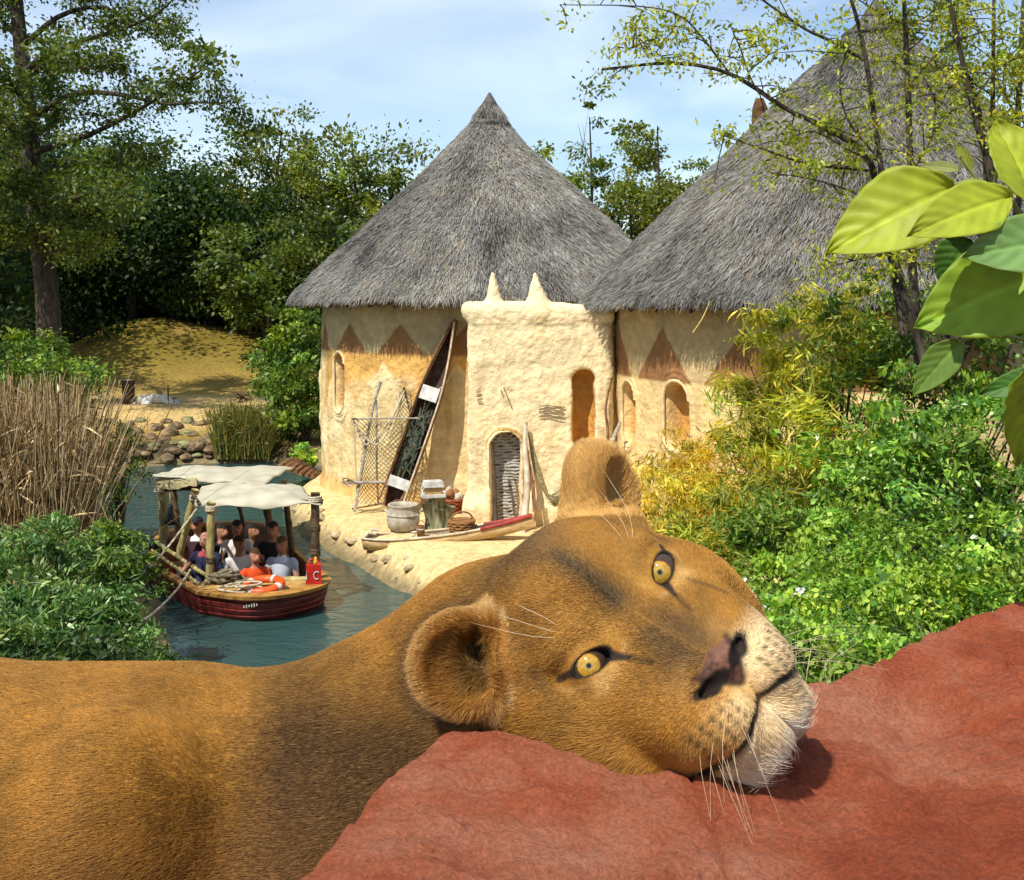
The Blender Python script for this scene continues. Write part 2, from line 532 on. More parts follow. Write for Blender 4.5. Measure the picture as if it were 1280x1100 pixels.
def build_ground():
    xs = axis((-900, -120, 12), (-120, -30, 30), (-30, -12, 72), (-12, 4, 128), (4, 12, 40), (12, 40, 28), (40, 900, 16))
    ys = axis((-300, -10, 8), (-10, 4, 18), (4, 14, 44), (14, 36, 150), (36, 70, 110), (70, 120, 25), (120, 1500, 18))
    X, Y = np.meshgrid(xs, ys, indexing='ij')
    Z = ground_z(X, Y)
    V = np.stack([X, Y, Z], -1).reshape(-1, 3)
    nx, ny = X.shape
    i, j = np.meshgrid(np.arange(nx - 1), np.arange(ny - 1), indexing='ij')
    a = (i * ny + j).ravel()
    Fc = np.stack([a, a + ny, a + ny + 1, a + 1], -1)
    # what covers the ground: pale sand on the terrace, ochre sand beyond, dark soil under the wood, olive turf on the mound, mud at the waterline
    p = V.copy(); n = fbm(p * .5, 4, 55); n2 = fbm(p * 2.2, 3, 56)
    x, y, z = V.T
    soil = np.array((.045, .035, .02)); pale = np.array((.60, .44, .21)); ochre = np.array((.28, .19, .05)); turf = np.array((.15, .115, .019)); mud = np.array((.20, .155, .08))
    c = np.tile(soil, (len(V), 1)) * (1 + .3 * n)[:, None]
    L_ = lambda c, k, wgt: c * (1 - wgt[:, None]) + k * (1 + .10 * n + .10 * n2)[:, None] * wgt[:, None]
    far = smooth(33.5, 35.5, y) * smooth(-29, -23, x + n) * smooth(-3, -5.5, x + .5 * n)
    c = L_(c, ochre, far * smooth(68, 60, y + 2 * n))
    c = L_(c, np.array((.46, .32, .125)), far * smooth(35.5, 37.5, y) * smooth(46.5, 43, y + n))
    md = np.maximum(np.exp(-(((x + 17.3) / 5.0) ** 2 + ((y - 55) / 6.0) ** 2) ** 2), np.exp(-(((x + 11.5) / 6.5) ** 2 + ((y - 58) / 7.0) ** 2) ** 2))
    c = L_(c, turf, .95 * md * smooth(-.5, .2, n + .6))
    d = poly_sd(x, y, RIVER)
    ter = smooth(-6.5, -5.0, x) * smooth(5.2, 4.2, x) * smooth(15.8, 17.2, y) * smooth(36, 31, y)
    c = L_(c, pale, ter)
    c = L_(c, mud, smooth(.26, .06, z) * smooth(-.6, -.1, z + .2))
    m = mat_attr('ground_cover', rough=.95, spec=.08, bump=.9, bscale=14, vary=.34, vscale=7.0, bdist=.05)
    o = mesh_obj('ground', V, Fc, m, smoothed=True, cols=np.clip(c, .01, .8))
    o['kind'] = 'structure'
    # water
    wm, t, b = _new('water_surface')
    N, L = t.nodes, t.links
    b.inputs['Base Color'].default_value = (.012, .075, .078, 1)
    b.inputs['Roughness'].default_value = .07
    b.inputs['IOR'].default_value = 1.33
    b.inputs['Specular IOR Level'].default_value = .5
    tcn = N.new('ShaderNodeTexCoord')
    mpn = N.new('ShaderNodeMapping'); mpn.inputs['Scale'].default_value = (1.0, 1.7, 1); mpn.inputs['Rotation'].default_value = (0, 0, .5)
    L.new(tcn.outputs['Object'], mpn.inputs['Vector'])
    n1 = N.new('ShaderNodeTexNoise'); n1.inputs['Scale'].default_value = 2.4; n1.inputs['Detail'].default_value = 5; n1.inputs['Distortion'].default_value = .6
    n2 = N.new('ShaderNodeTexNoise'); n2.inputs['Scale'].default_value = 9.0; n2.inputs['Detail'].default_value = 4
    L.new(mpn.outputs[0], n1.inputs['Vector']); L.new(mpn.outputs[0], n2.inputs['Vector'])
    b1 = N.new('ShaderNodeBump'); b1.inputs['Strength'].default_value = .30; b1.inputs['Distance'].default_value = .10
    b2 = N.new('ShaderNodeBump'); b2.inputs['Strength'].default_value = .22; b2.inputs['Distance'].default_value = .025
    L.new(n1.outputs['Fac'], b1.inputs['Height']); L.new(n2.outputs['Fac'], b2.inputs['Height'])
    L.new(b1.outputs[0], b2.inputs['Normal']); L.new(b2.outputs[0], b.inputs['Normal'])
    n3 = N.new('ShaderNodeTexNoise'); n3.inputs['Scale'].default_value = .5; n3.inputs['Detail'].default_value = 3
    L.new(tcn.outputs['Object'], n3.inputs['Vector'])
    rp = N.new('ShaderNodeValToRGB'); rp.color_ramp.elements[0].color = (.018, .046, .043, 1); rp.color_ramp.elements[1].color = (.034, .080, .077, 1)
    L.new(n3.outputs['Fac'], rp.inputs[0]); L.new(rp.outputs[0], b.inputs['Base Color'])
    xs = np.linspace(-30, 4, 40); ys = np.linspace(3, 36, 40)
    X, Y = np.meshgrid(xs, ys, indexing='ij')
    V = np.stack([X, Y, 0 * X], -1).reshape(-1, 3)
    i, j = np.meshgrid(np.arange(39), np.arange(39), indexing='ij'); a = (i * 40 + j).ravel()
    wo = mesh_obj('water', V, np.stack([a, a + 40, a + 41, a + 1], -1), wm, smoothed=True)
    wo['kind'] = 'structure'
build_ground()
def gz1(x, y): return float(ground_z(np.array([[float(x)]]), np.array([[float(y)]]))[0, 0])
def GD(px, py):
    'photo pixel -> point on the ground sheet'
    Ys = np.arange(4.0, 90.0, .1)
    g = ground_z(((px - 640) / F_PX * Ys)[None, :], Ys[None, :])[0]
    zr = CAM_H - (py - HOR_Y) / F_PX * Ys
    k = int(np.argmax(g >= zr)) if (g >= zr).any() else len(Ys) - 1
    return Vector(((px - 640) / F_PX * Ys[k], Ys[k], float(g[k])))
# ================================================================== the two thatched huts and the mud gatehouse
M_MUD = mat_attr('adobe', rough=.95, spec=.08, bump=.8, bscale=11, vary=.22, vscale=6, bdist=.045)
M_THATCH_BASE = mat_noise('thatch_base', (.035, .032, .028), (.13, .12, .105), 6, .95, bump=.6, bscale=25)
M_THATCH = mat_strand('thatch_straw', rough=.7, spec=.25, trans=.1)
M_EAVE = mat_noise('eave_pole', (.05, .022, .010), (.16, .07, .03), 8, .9)

def wall_theta(C, Rw, px):
    "angle on the round wall met by the sight line through photo column px (0 = towards the viewer)"
    kx = (px - 640) / F_PX
    a = kx * kx + 1; b = -2 * (kx * C[0] + C[1]); c = C[0] ** 2 + C[1] ** 2 - Rw ** 2
    t = (-b - math.sqrt(max(b * b - 4 * a * c, 0))) / (2 * a)
    return math.atan2(kx * t - C[0], -(t - C[1])), t

def zpx(py, Y): return CAM_H - (py - HOR_Y) / F_PX * Y

def round_wall(name, C, Rw, z0, z1, niches, paint, parent, seed):
    th = axis((-math.pi, -1.75, 30), (-1.75, 1.75, int(3.5 * Rw / .032)), (1.75, math.pi, 30))
    zz = axis((z0, z1, int((z1 - z0) / .034)))
    T, Z = np.meshgrid(th, zz, indexing='ij')
    S = T * Rw
    p = np.stack([S.ravel(), Z.ravel(), 0 * Z.ravel() + seed], -1)
    n1 = fbm(p * .8, 3, seed).reshape(T.shape); n2 = fbm(p * 4, 3, seed + 1).reshape(T.shape)
    rr = Rw + .045 * n1 + .018 * n2 + .10 * smooth(z0 + .45, z0, Z)
    cols = paint(S, Z, n1, n2)
    for (tc_, zc, hw_, hh, depth, rings) in niches:
        s = S - tc_ * Rw
        q = np.hypot(s, np.maximum(np.abs(Z - zc) - (hh - hw_), 0)) - hw_
        rr -= depth * smooth(.02, -.045, q)
        for rd, ra in rings: rr += ra * np.exp(-((q - rd) / .032) ** 2)
        inn = smooth(.01, -.03, q)[..., None]
        cols = cols * (1 - inn) + np.array((.50, .27, .075)) * (1 + .12 * n2[..., None]) * inn
    V = np.stack([C[0] + rr * np.sin(T), C[1] - rr * np.cos(T), Z], -1).reshape(-1, 3)
    nx, ny = T.shape
    i, j = np.meshgrid(np.arange(nx - 1), np.arange(ny - 1), indexing='ij'); a = (i * ny + j).ravel()
    return mesh_obj(name, V, np.stack([a, a + ny, a + ny + 1, a + 1], -1), M_MUD, parent, True, cols=np.clip(cols.reshape(-1, 3), .02, .85))

def tri_wave(x): return np.abs((x % 1.0) * 2 - 1)

def paint_one(S, Z, n1, n2):
    cream = np.array((.66, .50, .25)); orange = np.array((.58, .33, .095)); brown = np.array((.26, .125, .045)); grey = np.array((.44, .34, .17))
    c = np.ones(S.shape + (3,)) * cream
    def mixin(c, k, w): return c * (1 - w[..., None]) + k * w[..., None]
    zb = 3.55 - .95 * tri_wave((S + 3.25) / 1.75) ** 1.0 + .04 * n2 - .8 * smooth(-4.3, -5.3, S)
    c = mixin(c, orange, smooth(-.03, .03, Z - zb) * smooth(-5.1, -4.7, S))
    up = 3.55 + .85 * (1 - tri_wave((S + 2.72) / 1.55) * 1.0)
    c = mixin(c, grey, smooth(3.72, 3.76, Z + .03 * n2) * .9)
    c = mixin(c, brown, smooth(3.70, 3.74, Z) * smooth(.03, -.03, Z - up) * .95)
    stk = fbm(np.stack([S.ravel() * 5.5, Z.ravel() * .5, 0 * S.ravel()], -1), 4, 66).reshape(S.shape)
    c = mixin(c, orange * .8, .38 * smooth(.05, .6, stk) * smooth(4.4, 3.2, Z))
    c = mixin(c, np.array((.78, .66, .42)), .5 * smooth(.15, .6, n1 - .3 * stk) * smooth(3.4, 3.0, Z))
    c = mixin(c, orange * .92, smooth(1.0, .8, Z + .12 * n1 + .05 * np.sin(S * 22)) * .8)
    return c * (1 + .11 * n1 + .10 * n2)[..., None]

def paint_two(S, Z, n1, n2):
    cream = np.array((.64, .47, .22)); brown = np.array((.24, .115, .045)); grey = np.array((.42, .31, .15))
    c = np.ones(S.shape + (3,)) * cream
    def mixin(c, k, w): return c * (1 - w[..., None]) + k * w[..., None]
    stk = fbm(np.stack([S.ravel() * 5.5, Z.ravel() * .5, 0 * S.ravel()], -1), 4, 67).reshape(S.shape)
    c = mixin(c, np.array((.46, .28, .10)), .38 * smooth(.05, .6, stk))
    up = 3.3 + 1.15 * (1 - tri_wave((S + 1.0) / 1.9))
    c = mixin(c, grey, smooth(3.45, 3.5, Z) * .9)
    c = mixin(c, brown, smooth(3.42, 3.46, Z) * smooth(.03, -.03, Z - up) * .95)
    return c * (1 + .11 * n1 + .10 * n2)[..., None]

def thatch_roof(C, prof, parent, n_str, seed, cap_r, tone=1.0):
    "prof: (radius, height) from eave to tip"
    rng = np.random.default_rng(seed)
    pr = np.array(prof)
    seg = np.hypot(np.diff(pr[:, 0]), np.diff(pr[:, 1])); cum = np.concatenate([[0], np.cumsum(seg)])
    n = 90; m = 96
    u = np.linspace(0, cum[-1], n)
    r = np.interp(u, cum, pr[:, 0]); z = np.interp(u, cum, pr[:, 1])
    th = np.linspace(0, 2 * np.pi, m, endpoint=False)
    Rg, T = np.meshgrid(r, th, indexing='ij'); Zg, _ = np.meshgrid(z, th, indexing='ij')
    p = np.stack([Rg * np.sin(T), Rg * np.cos(T), Zg], -1).reshape(-1, 3)
    off = (.07 * fbm(p * .9, 3, seed)).reshape(Rg.shape) * np.minimum(Rg / .6, 1)
    V = np.stack([C[0] + (Rg + off * .7) * np.sin(T), C[1] - (Rg + off * .7) * np.cos(T), Zg + off * .7], -1).reshape(-1, 3)
    i, j = np.meshgrid(np.arange(n - 1), np.arange(m), indexing='ij')
    a = (i * m + j).ravel(); b = (i * m + (j + 1) % m).ravel()
    Fq = np.stack([a, b, b + m, a + m], -1)
    # underside: eave lip and soffit
    r0, z0 = pr[0]
    ring = lambda rr, zz: np.stack([C[0] + rr * np.sin(th), C[1] - rr * np.cos(th), np.full(m, zz)], -1)
    base = len(V)
    V = np.concatenate([V, ring(r0 - .10, z0 - .16), ring(r0 - .75, z0 + .12)])
    j = np.arange(m); jn = (j + 1) % m
    lip = np.concatenate([np.stack([base + j, base + jn, jn, j], -1), np.stack([base + m + j, base + m + jn, base + jn, base + j], -1)])
    roof = mesh_obj('roof', V, np.concatenate([Fq, lip]), M_THATCH_BASE, parent, True)
    # straw: layered bundles combed down the slope
    tot = cum[-1]
    wgt = rng.random(n_str)
    rmax = pr[0, 0]
    uu = tot * (1 - np.sqrt(1 - wgt * .995))                            # even over the cone area
    tt = rng.uniform(-np.pi, np.pi, n_str)
    ne = n_str // 9
    uu[:ne] = rng.uniform(-.02, .35, ne)                                # thick fringe at the eave
    ln = rng.uniform(.28, .62, n_str)
    def pos(u_, t_, h_):
        uq = np.clip(u_, 0, tot)
        rr = np.interp(uq, cum, pr[:, 0]); zz = np.interp(uq, cum, pr[:, 1])
        ov = np.minimum(u_, 0)                                           # beyond the eave: hang over
        rr = rr - ov * .45; zz = zz + ov * .85
        pp = np.stack([rr * np.sin(t_), rr * np.cos(t_), zz], -1)
        o2 = .07 * fbm(pp * .9, 3, seed) * np.minimum(rr / .6, 1) * .7
        return np.stack([C[0] + (rr + o2 + h_ * .7) * np.sin(t_), C[1] - (rr + o2 + h_ * .7) * np.cos(t_), zz + o2 + h_ * .7], -1)
    dth = rng.normal(0, .11, n_str) / np.maximum(np.interp(np.clip(uu, 0, tot), cum, pr[:, 0]), .35)
    lift = rng.uniform(.005, .045, n_str)
    pts = np.stack([pos(uu + ln * .5, tt, -.01), pos(uu, tt + dth * .5, lift * .6), pos(uu - ln * .5, tt + dth, lift + rng.uniform(0, .05, n_str))], 1)
    g = rng.random(n_str)
    mid = pts[:, 1]
    pt = fbm(mid * .55, 3, seed + 3); pt2 = fbm(mid * np.array((2.2, 2.2, 1.1)), 3, seed + 4)
    k = np.clip(.17 + .30 * (g - .35) * .8 + .09 * pt + .09 * pt2, .03, .5) * tone
    cols = np.stack([k * 1.0, k * .97, k * .88], 1)
    br = rng.random(n_str) < (.10 + .10 * (pt > .25))
    cols[br] = np.stack([k[br] * 1.02, k[br] * .80, k[br] * .52], 1)
    ra = rng.uniform(.0045, .0115, n_str)
    rad = np.stack([ra * .8, ra, ra * .4], 1)
    st = strands('thatch', pts, rad, cols, M_THATCH, roof)
    st['kind'] = 'stuff'
    # bound cap at the tip
    zt = pr[-1, 1]
    mb = MB()
    mb.lathe([(cap_r * 1.12, 0), (cap_r * 1.2, .08), (cap_r * 1.05, .16)], (C[0], C[1], np.interp(cap_r, pr[::-1, 0], pr[::-1, 1]) - .03), 28)
    mb.build('roof_binding', MATS['thatch_base'], roof, True)
    # rafters under the eave
    for k in range(44):
        t_ = -math.pi + 2 * math.pi * k / 44
        q = lambda rr, zz: (C[0] + rr * math.sin(t_), C[1] - rr * math.cos(t_), zz)
        if abs(t_) < 1.9:
            MB().tube([q(r0 - .95, z0 + .10), q(r0 - .16, z0 - .20)], .035, 6).build('rafter', M_EAVE, roof)
    return roof

# ---- hut beside the landing
H1R = 4.15
hut1 = empty('thatched_hut', (HUT1[0], HUT1[1], .5), 0, 'round mud hut with pointed grey thatch roof behind the leaning canoe', 'hut')
hut1i = hut1.matrix_world
def under(o, par):
    o.parent = par
    o.matrix_parent_inverse = Matrix.Translation(par.location).inverted()
    return o
t1, Y1 = wall_theta(HUT1, H1R, 425)
t0, Y0 = wall_theta(HUT1, H1R, 400.5)
w1 = round_wall('wall', HUT1, H1R, .3, 5.05,
                [(t1, zpx(478, Y1), .21, .66, .30, [(.09, .045), (.20, .035)]), (-1.52, zpx(500, 27.4), .20, .60, .25, [(.1, .05)]), (.95, 3.0, .2, .5, .3, [(.1, .04)])], paint_one, None, 61)
under(w1, hut1)
r1 = thatch_roof(HUT1, [(4.82, 4.97), (4.55, 5.26), (2.6, 7.16), (1.2, 8.50), (.46, 9.22), (.27, 9.62), (.03, 10.08)], None, 70000, 71, .46)
under(r1, hut1)
# ---- larger hut on the right
H2R = 5.40
hut2 = empty('thatched_hut', (HUT2[0], HUT2[1], .5), 0, 'larger round mud hut whose broad thatch roof rises behind the bamboo', 'hut')
ta, Ya = wall_theta(HUT2, H2R, 846); tb, Yb = wall_theta(HUT2, H2R, 787)
w2 = round_wall('wall', HUT2, H2R, .3, 5.0,
                [(ta, zpx(520, Ya), .30, .60, .35, [(.09, .05), (.20, .03)]), (tb, zpx(517, Yb), .30, .60, .30, [(.09, .05)])], paint_two, None, 64)
under(w2, hut2)
r2 = thatch_roof(HUT2, [(6.0, 4.93), (5.7, 5.22), (3.31, 7.63), (1.47, 9.46), (.57, 10.32), (.33, 10.66), (.05, 11.07)], None, 95000, 74, .57, .86)
under(r2, hut2)
# moulded rims round the window niches
M_RIM = mat_noise('moulded_rim', (.50, .36, .17), (.74, .58, .32), 5, .95, bump=.5, bscale=14, bdist=.03)
def rim(C, Rw, th, zc, hw_, hh, par, wall):
    pts = []
    for a in np.linspace(0, 2 * math.pi, 41):
        s_, z_ = hw_ * math.cos(a), hw_ * math.sin(a) + (hh - hw_) * (1 if math.sin(a) >= 0 else -1)
        t_ = th + s_ / Rw
        pts.append((C[0] + (Rw + .03) * math.sin(t_), C[1] - (Rw + .03) * math.cos(t_), zc + z_))
    o = MB().tube(pts, .042, 7, wob=.18).build('window_rim', M_RIM, None, True)
    o.parent = wall
rim(HUT1, H1R, t1, zpx(478, Y1), .255, .70, hut1, w1)
rim(HUT2, H2R, ta, zpx(520, Ya), .345, .64, hut2, w2)
rim(HUT2, H2R, tb, zpx(517, Yb), .345, .64, hut2, w2)
# weathered stump of a roof pole showing behind the big roof
fp = P(949, 130, 25.5)
MB().tube([fp + Vector((0, 0, -1.2)), fp + Vector((.02, 0, -.1)), fp + Vector((0, 0, .12))], [.20, .19, .10], 10, wob=.12).build('roof_pole', M_EAVE)
setp(bpy.data.objects['roof_pole'], 'short brown post tip sticking up past the slope of the large roof', 'post')

# ---- gatehouse
def gatehouse():
    xs = np.arange(-1.35, 2.50, .036); ys = np.arange(21.6, 25.2, .05); zs = np.arange(.25, 5.75, .036)
    fd = Field(xs, ys, zs)
    fd.rbox((.567, 23.5, 2.45), (1.45, 1.38, 2.42), .16, .05)
    fd.rbox((.567, 23.4, .5), (1.54, 1.46, .5), .25, .25)
    fd.rbox((.567, 23.3, 4.66), (1.49, 1.20, .20), .15, .04)                  # parapet band
    fd.ell((-.86, 22.3, 4.70), (.17, .17, .20), .08)
    for hx, tipx, r_ in ((-.36, -.385, .235), (.52, .455, .30)):
        fd.cap((hx, 22.35, 4.70), (tipx + (hx - tipx) * .35, 22.35, 5.12), r_, r_ * .48, .10)
        fd.cap((tipx + (hx - tipx) * .35, 22.35, 5.10), (tipx, 22.35, 5.43), r_ * .48, .055, .06)
    # door recess and niche window
    dx = (632 - 640) / F_PX * 22.1
    fd.cap((dx, 22.05, 2.00), (dx, 22.05, .4), .38, .38, .05)                  # raised surround
    fd.cap((dx, 21.9, 2.03), (dx, 21.9, .3), .31, .31, .03, True)
    fd.cap((dx, 22.22, 2.03), (dx, 22.22, .3), .30, .30, .03, True)
    wx = (730 - 640) / F_PX * 22.1
    for yy in (21.95, 22.2, 22.45):
        fd.cap((wx, yy, 3.33), (wx, yy, 2.18), .235, .235, .03, True)
    # buttress at the right, meeting the larger hut
    fd.cap((2.06, 22.6, .4), (2.00, 22.6, 4.4), .17, .10, .10)
    V, Q = fd.mesh(1)
    N_ = vnormals(V, Q)
    n1 = fbm(V * 1.3, 3, 81); n2 = fbm(V * 5, 3, 82); n3 = fbm(V * 16, 2, 83)
    V = V + N_ * (.028 * n1 + .016 * n2 + .006 * n3)[:, None]
    V[:, 2] -= .05 * smooth(0, 2.0, V[:, 0]) * smooth(4.2, 4.8, V[:, 2])
    c = np.tile(np.array((.74, .60, .36)), (len(V), 1))
    dk = smooth(.15, .55, n2 * .6 + n1 * .5)
    c = c * (1 - .25 * dk[:, None]) + np.array((.56, .37, .14)) * .25 * dk[:, None]
    c *= (1 + .10 * n1 + .08 * n2)[:, None]
    # broken dark line under the parapet, orange clay inside the niche
    st_ = smooth(.0, .6, fbm(V * np.array((5.5, 5.5, .45)), 4, 84)) * smooth(4.6, 3.0, V[:, 2] + n1)
    c = c * (1 - .30 * st_[:, None]) + np.array((.46, .30, .12)) * .30 * st_[:, None]
    sp_ = smooth(1.1, .6, V[:, 2] + .25 * n2)
    c = c * (1 - .35 * sp_[:, None]) + np.array((.48, .33, .14)) * .35 * sp_[:, None]
    ln = np.exp(-((V[:, 2] - (4.43 + .02 * n2)) / .03) ** 2) * smooth(.0, .4, n2 + .3)
    c = c * (1 - .55 * ln[:, None]) + np.array((.12, .10, .05)) * .55 * ln[:, None]
    q = np.hypot(V[:, 0] - wx, np.maximum(np.abs(V[:, 2] - 2.75) - .6, 0)) - .24
    inn = smooth(.02, -.02, q) * smooth(22.15, 22.3, V[:, 1])
    c = c * (1 - inn[:, None]) + np.array((.52, .27, .07)) * inn[:, None]
    g = empty('gatehouse', (.567, 22.1, .5), 0, 'square mud gatehouse with two horns on its parapet and an arched door', 'gatehouse')
    under(mesh_obj('wall', V, Q, M_MUD, None, True, cols=np.clip(c, .02, .85)), g)
    return g, dx
gate, DOORX = gatehouse()
M_MARK = mat_plain('scratched_mark', (.20, .14, .07), .9)
def mark(pts):
    o = MB().tube([P(x, y, 22.085) for x, y in pts], .011, 5).build('wall_mark', M_MARK)
    under(o, gate)
for k in range(4):
    y0 = 507.5 + 4.4 * k
    mark([(674 + random.uniform(-1, 1), y0), (684, y0 - .8 + .3 * k), (694, y0 + .6 + .5 * k), (706 + random.uniform(-2, 2), y0 + 1.4 + .7 * k)])
for k in range(3): mark([(594.5 + k, 490 + 5.5 * k), (601 + k * .6, 489.5 + 6 * k)])
for k, (x, y) in enumerate([(626, 487), (629.5, 484), (634, 495), (637, 503)]): mark([(x, y), (x + 2.2, y + 6)])
# reed mat door
M_REED = mat_noise('grey_reed', (.16, .15, .135), (.52, .49, .43), 30, .9, stretch=(1, 1, 6))
M_STRAW = mat_noise('straw_edge', (.30, .17, .05), (.55, .36, .13), 18, .9)
door = empty('door', (DOORX, 22.3, .5))
under(door, gate)
for k in range(30):                                                     # bundles of reed laid across
    z = .56 + .062 * k
    hw_ = .275 if z < 2.0 else math.sqrt(max(.275 ** 2 - (z - 2.0) ** 2, .004))
    pts = [Vector((DOORX - hw_ + 2 * hw_ * i / 6, 22.30 - .035 * (i % 2) - .02 * math.sin(i + k), z + .013 * math.sin(i * 2.1 + k * 1.7) + random.uniform(-.010, .010))) for i in range(7)]
    under(MB().tube(pts, [.028, .036, .031, .037, .031, .035, .026], 6, wob=.15).build('reed_bundle', M_REED, None, True), door)
arch = [Vector((DOORX + .36 * math.cos(a), 22.02, 1.98 + .40 * math.sin(a))) for a in np.linspace(.15, math.pi - .1, 14)]
o = MB().tube(arch, .05, 8, wob=.3).build('straw_edging', M_STRAW, None, True)
under(o, gate)

# ================================================================== things set out on the terrace
M_WOOD_GREY = mat_noise('weathered_wood', (.16, .14, .11), (.46, .41, .33), 5, .85, bump=.5, bscale=18, stretch=(1, 6, 6))
M_WOOD_DARK = mat_noise('dark_wood', (.030, .016, .010), (.10, .055, .03), 7, .75, bump=.4, bscale=20)
M_WOOD_BROWN = mat_noise('brown_wood', (.10, .045, .018), (.26, .13, .055), 7, .75, bump=.4, bscale=20)
M_WOOD_PALE = mat_noise('pale_wood', (.34, .27, .18), (.66, .58, .44), 6, .8, bump=.4, bscale=18)
M_NET = mat_noise('fishing_net', (.16, .14, .07), (.34, .29, .15), 20, .95)
M_ROPE = mat_noise('rope', (.34, .28, .18), (.66, .58, .42), 40, .95, bump=.5, bscale=120)
M_CLAY = mat_noise('clay_pot', (.26, .22, .16), (.52, .47, .37), 6, .7, bump=.3)
M_BASKET = mat_noise('wicker', (.13, .055, .018), (.34, .17, .055), 26, .85, bump=.7, bscale=60)
M_WHITE = mat_noise('white_wash', (.34, .33, .30), (.62, .61, .57), 5, .8)
M_RED = mat_noise('red_paint', (.22, .020, .018), (.36, .05, .04), 8, .6)
M_NETHEAP = mat_noise('net_heap', (.020, .024, .016), (.10, .11, .07), 14, .95, bump=.8, bscale=40)

def dugout(name, L_, W_, D_, mat_out, mat_in, tip=.5, rocker=.12, blunt=.25):
    "open hull along +X from the stern, hollow, with wall thickness"
    ns, nc = 28, 9
    vs, fs = [], []
    def sec(t, inner):
        hwid = W_ / 2 * (min(1, (blunt + (1 - blunt) * min(t / .16, 1) ** .7)) * (1 - max(0, (t - (1 - tip)) / tip) ** 1.6 * .96))
        zk = rocker * (abs(t - .45) / .55) ** 2.2
        if inner: hwid = max(hwid - .035, .004)
        out = []
        for k in range(nc):
            a = math.pi * k / (nc - 1)
            y = -hwid * math.cos(a)
            dep = D_ * (1 - .25 * max(0, t - .6)) - (.05 if inner else 0)
            top = D_ + zk
            z = top - dep * (math.sin(a) ** .62)
            out.append((t * L_ if not inner else .03 + t * (L_ - .08), y, z if k not in (0, nc - 1) else top))
        return out
    for inner in (False, True):
        for i in range(ns): vs += sec(i / (ns - 1), inner)
    B = ns * nc
    fo, fi, fr = [], [], []
    for i in range(ns - 1):
        for k in range(nc - 1):
            a = i * nc + k
            fo.append((a, a + nc, a + nc + 1, a + 1))
            fi.append((B + a, B + a + 1, B + a + nc + 1, B + a + nc))
        for k in (0, nc - 1):
            a = i * nc + k
            fr.append((a, B + a, B + a + nc, a + nc))
    for e in (0, ns - 1):
        for k in range(nc - 1):
            a = e * nc + k; fr.append((a, a + 1, B + a + 1, B + a))
    o = mesh_obj(name, vs, fo + fi + fr, mat_out, None, False)
    o.data.materials.append(mat_in)
    for q in range(len(fo), len(fo) + len(fi)): o.data.polygons[q].material_index = 1
    for p_ in o.data.polygons: p_.use_smooth = len(p_.vertices) == 4 and p_.index < len(fo) + len(fi)
    return o

# canoe leaning against the hut
cb = Vector((-2.42, 23.40, .55)); ctp = Vector((-1.10, 24.02, 4.42))
ax_ = (ctp - cb).normalized()
opn = Vector((-.30, -1.0, .2)); opn = (opn - ax_ * opn.dot(ax_)).normalized()        # open side faces out
sd_ = opn.cross(ax_).normalized()
canoe = empty('canoe', cb, 0, 'long dark dugout canoe leaning upright against the hut wall', 'canoe')
canoe.matrix_world = Matrix(((ax_.x, sd_.x, opn.x, cb.x), (ax_.y, sd_.y, opn.y, cb.y), (ax_.z, sd_.z, opn.z, cb.z), (0, 0, 0, 1)))
CL = (ctp - cb).length
hl = dugout('hull', CL, .52, .34, M_WOOD_BROWN, M_WOOD_DARK, .45, .10, .55); hl.parent = canoe
for t_, wd, ln in ((.60, .40, .30), (.13, .46, .22)):
    MB().box((t_ * CL, 0, .36), (ln, wd, .035)).build('thwart', M_WHITE, canoe)
for s in (-1, 1):
    pts = [(CL * t_, s * .26 * (1 - max(0, (t_ - .55) / .45) ** 1.6 * .95), .36 + .10 * (abs(t_ - .45) / .55) ** 2.2) for t_ in np.linspace(.02, .98, 16)]
    MB().tube(pts, .020, 6).build('gunwale', M_WOOD_PALE if s < 0 else M_WOOD_BROWN, canoe, True)
mb = MB()
for k in range(60):
    x = random.uniform(.20, .53) * CL; y = random.uniform(-.16, .16)
    mb.tube(spline([(x, y, .22), (x + random.uniform(-.3, .3), y + random.uniform(-.1, .1), .30), (x + random.uniform(-.5, .5), random.uniform(-.17, .17), .24)], 6), random.uniform(.012, .03), 5)
mb.build('net_heap', M_NETHEAP, canoe, True)
MB().tube(spline([P(568, 462, 23.7), P(552, 484, 23.5), P(535, 494, 23.7), P(520, 499, 24.1)], 16), .014, 6).build('line', M_ROPE)
setp(bpy.data.objects['line'], 'slack pale rope running from the leaning canoe to the wall', 'rope')

# net rack
rk = empty('net_rack', (-3.0, 23.5, .5), 0, 'frame of crooked poles hung with a fishing net by the hut wall', 'net rack')
def rod(name, pts, r, mat, par, n=9):
    return under(MB().tube(spline(pts, n), r, 7, wob=.10).build(name, mat, None, True), par)
yk = 23.35
rod('pole', [P(443, 640, yk - .3), P(455, 570, yk), P(466, 510, yk + .2), P(476, 478, yk + .4)], .032, M_WOOD_GREY, rk)
rod('pole', [P(473, 630, yk), P(471, 590, yk + .1), P(471, 530, yk + .1), P(470, 500, yk + .2)], .022, M_WOOD_GREY, rk)
rod('pole', [P(522, 580, yk + .3), P(516, 530, yk + .4), P(505, 485, yk + .5)], .024, M_WOOD_BROWN, rk)
rod('pole', [P(442, 524, yk - .05), P(444, 570, yk - .1), P(447, 632, yk - .15)], .014, M_ROPE, rk)
rod('crossbar', [P(439, 524, yk - .05), P(480, 523, yk), P(526, 523, yk + .1)], .020, M_WOOD_GREY, rk)
rod('crossbar', [P(428, 603, yk - .25), P(465, 603, yk - .2), P(495, 602, yk - .1)], .034, M_WOOD_GREY, rk)
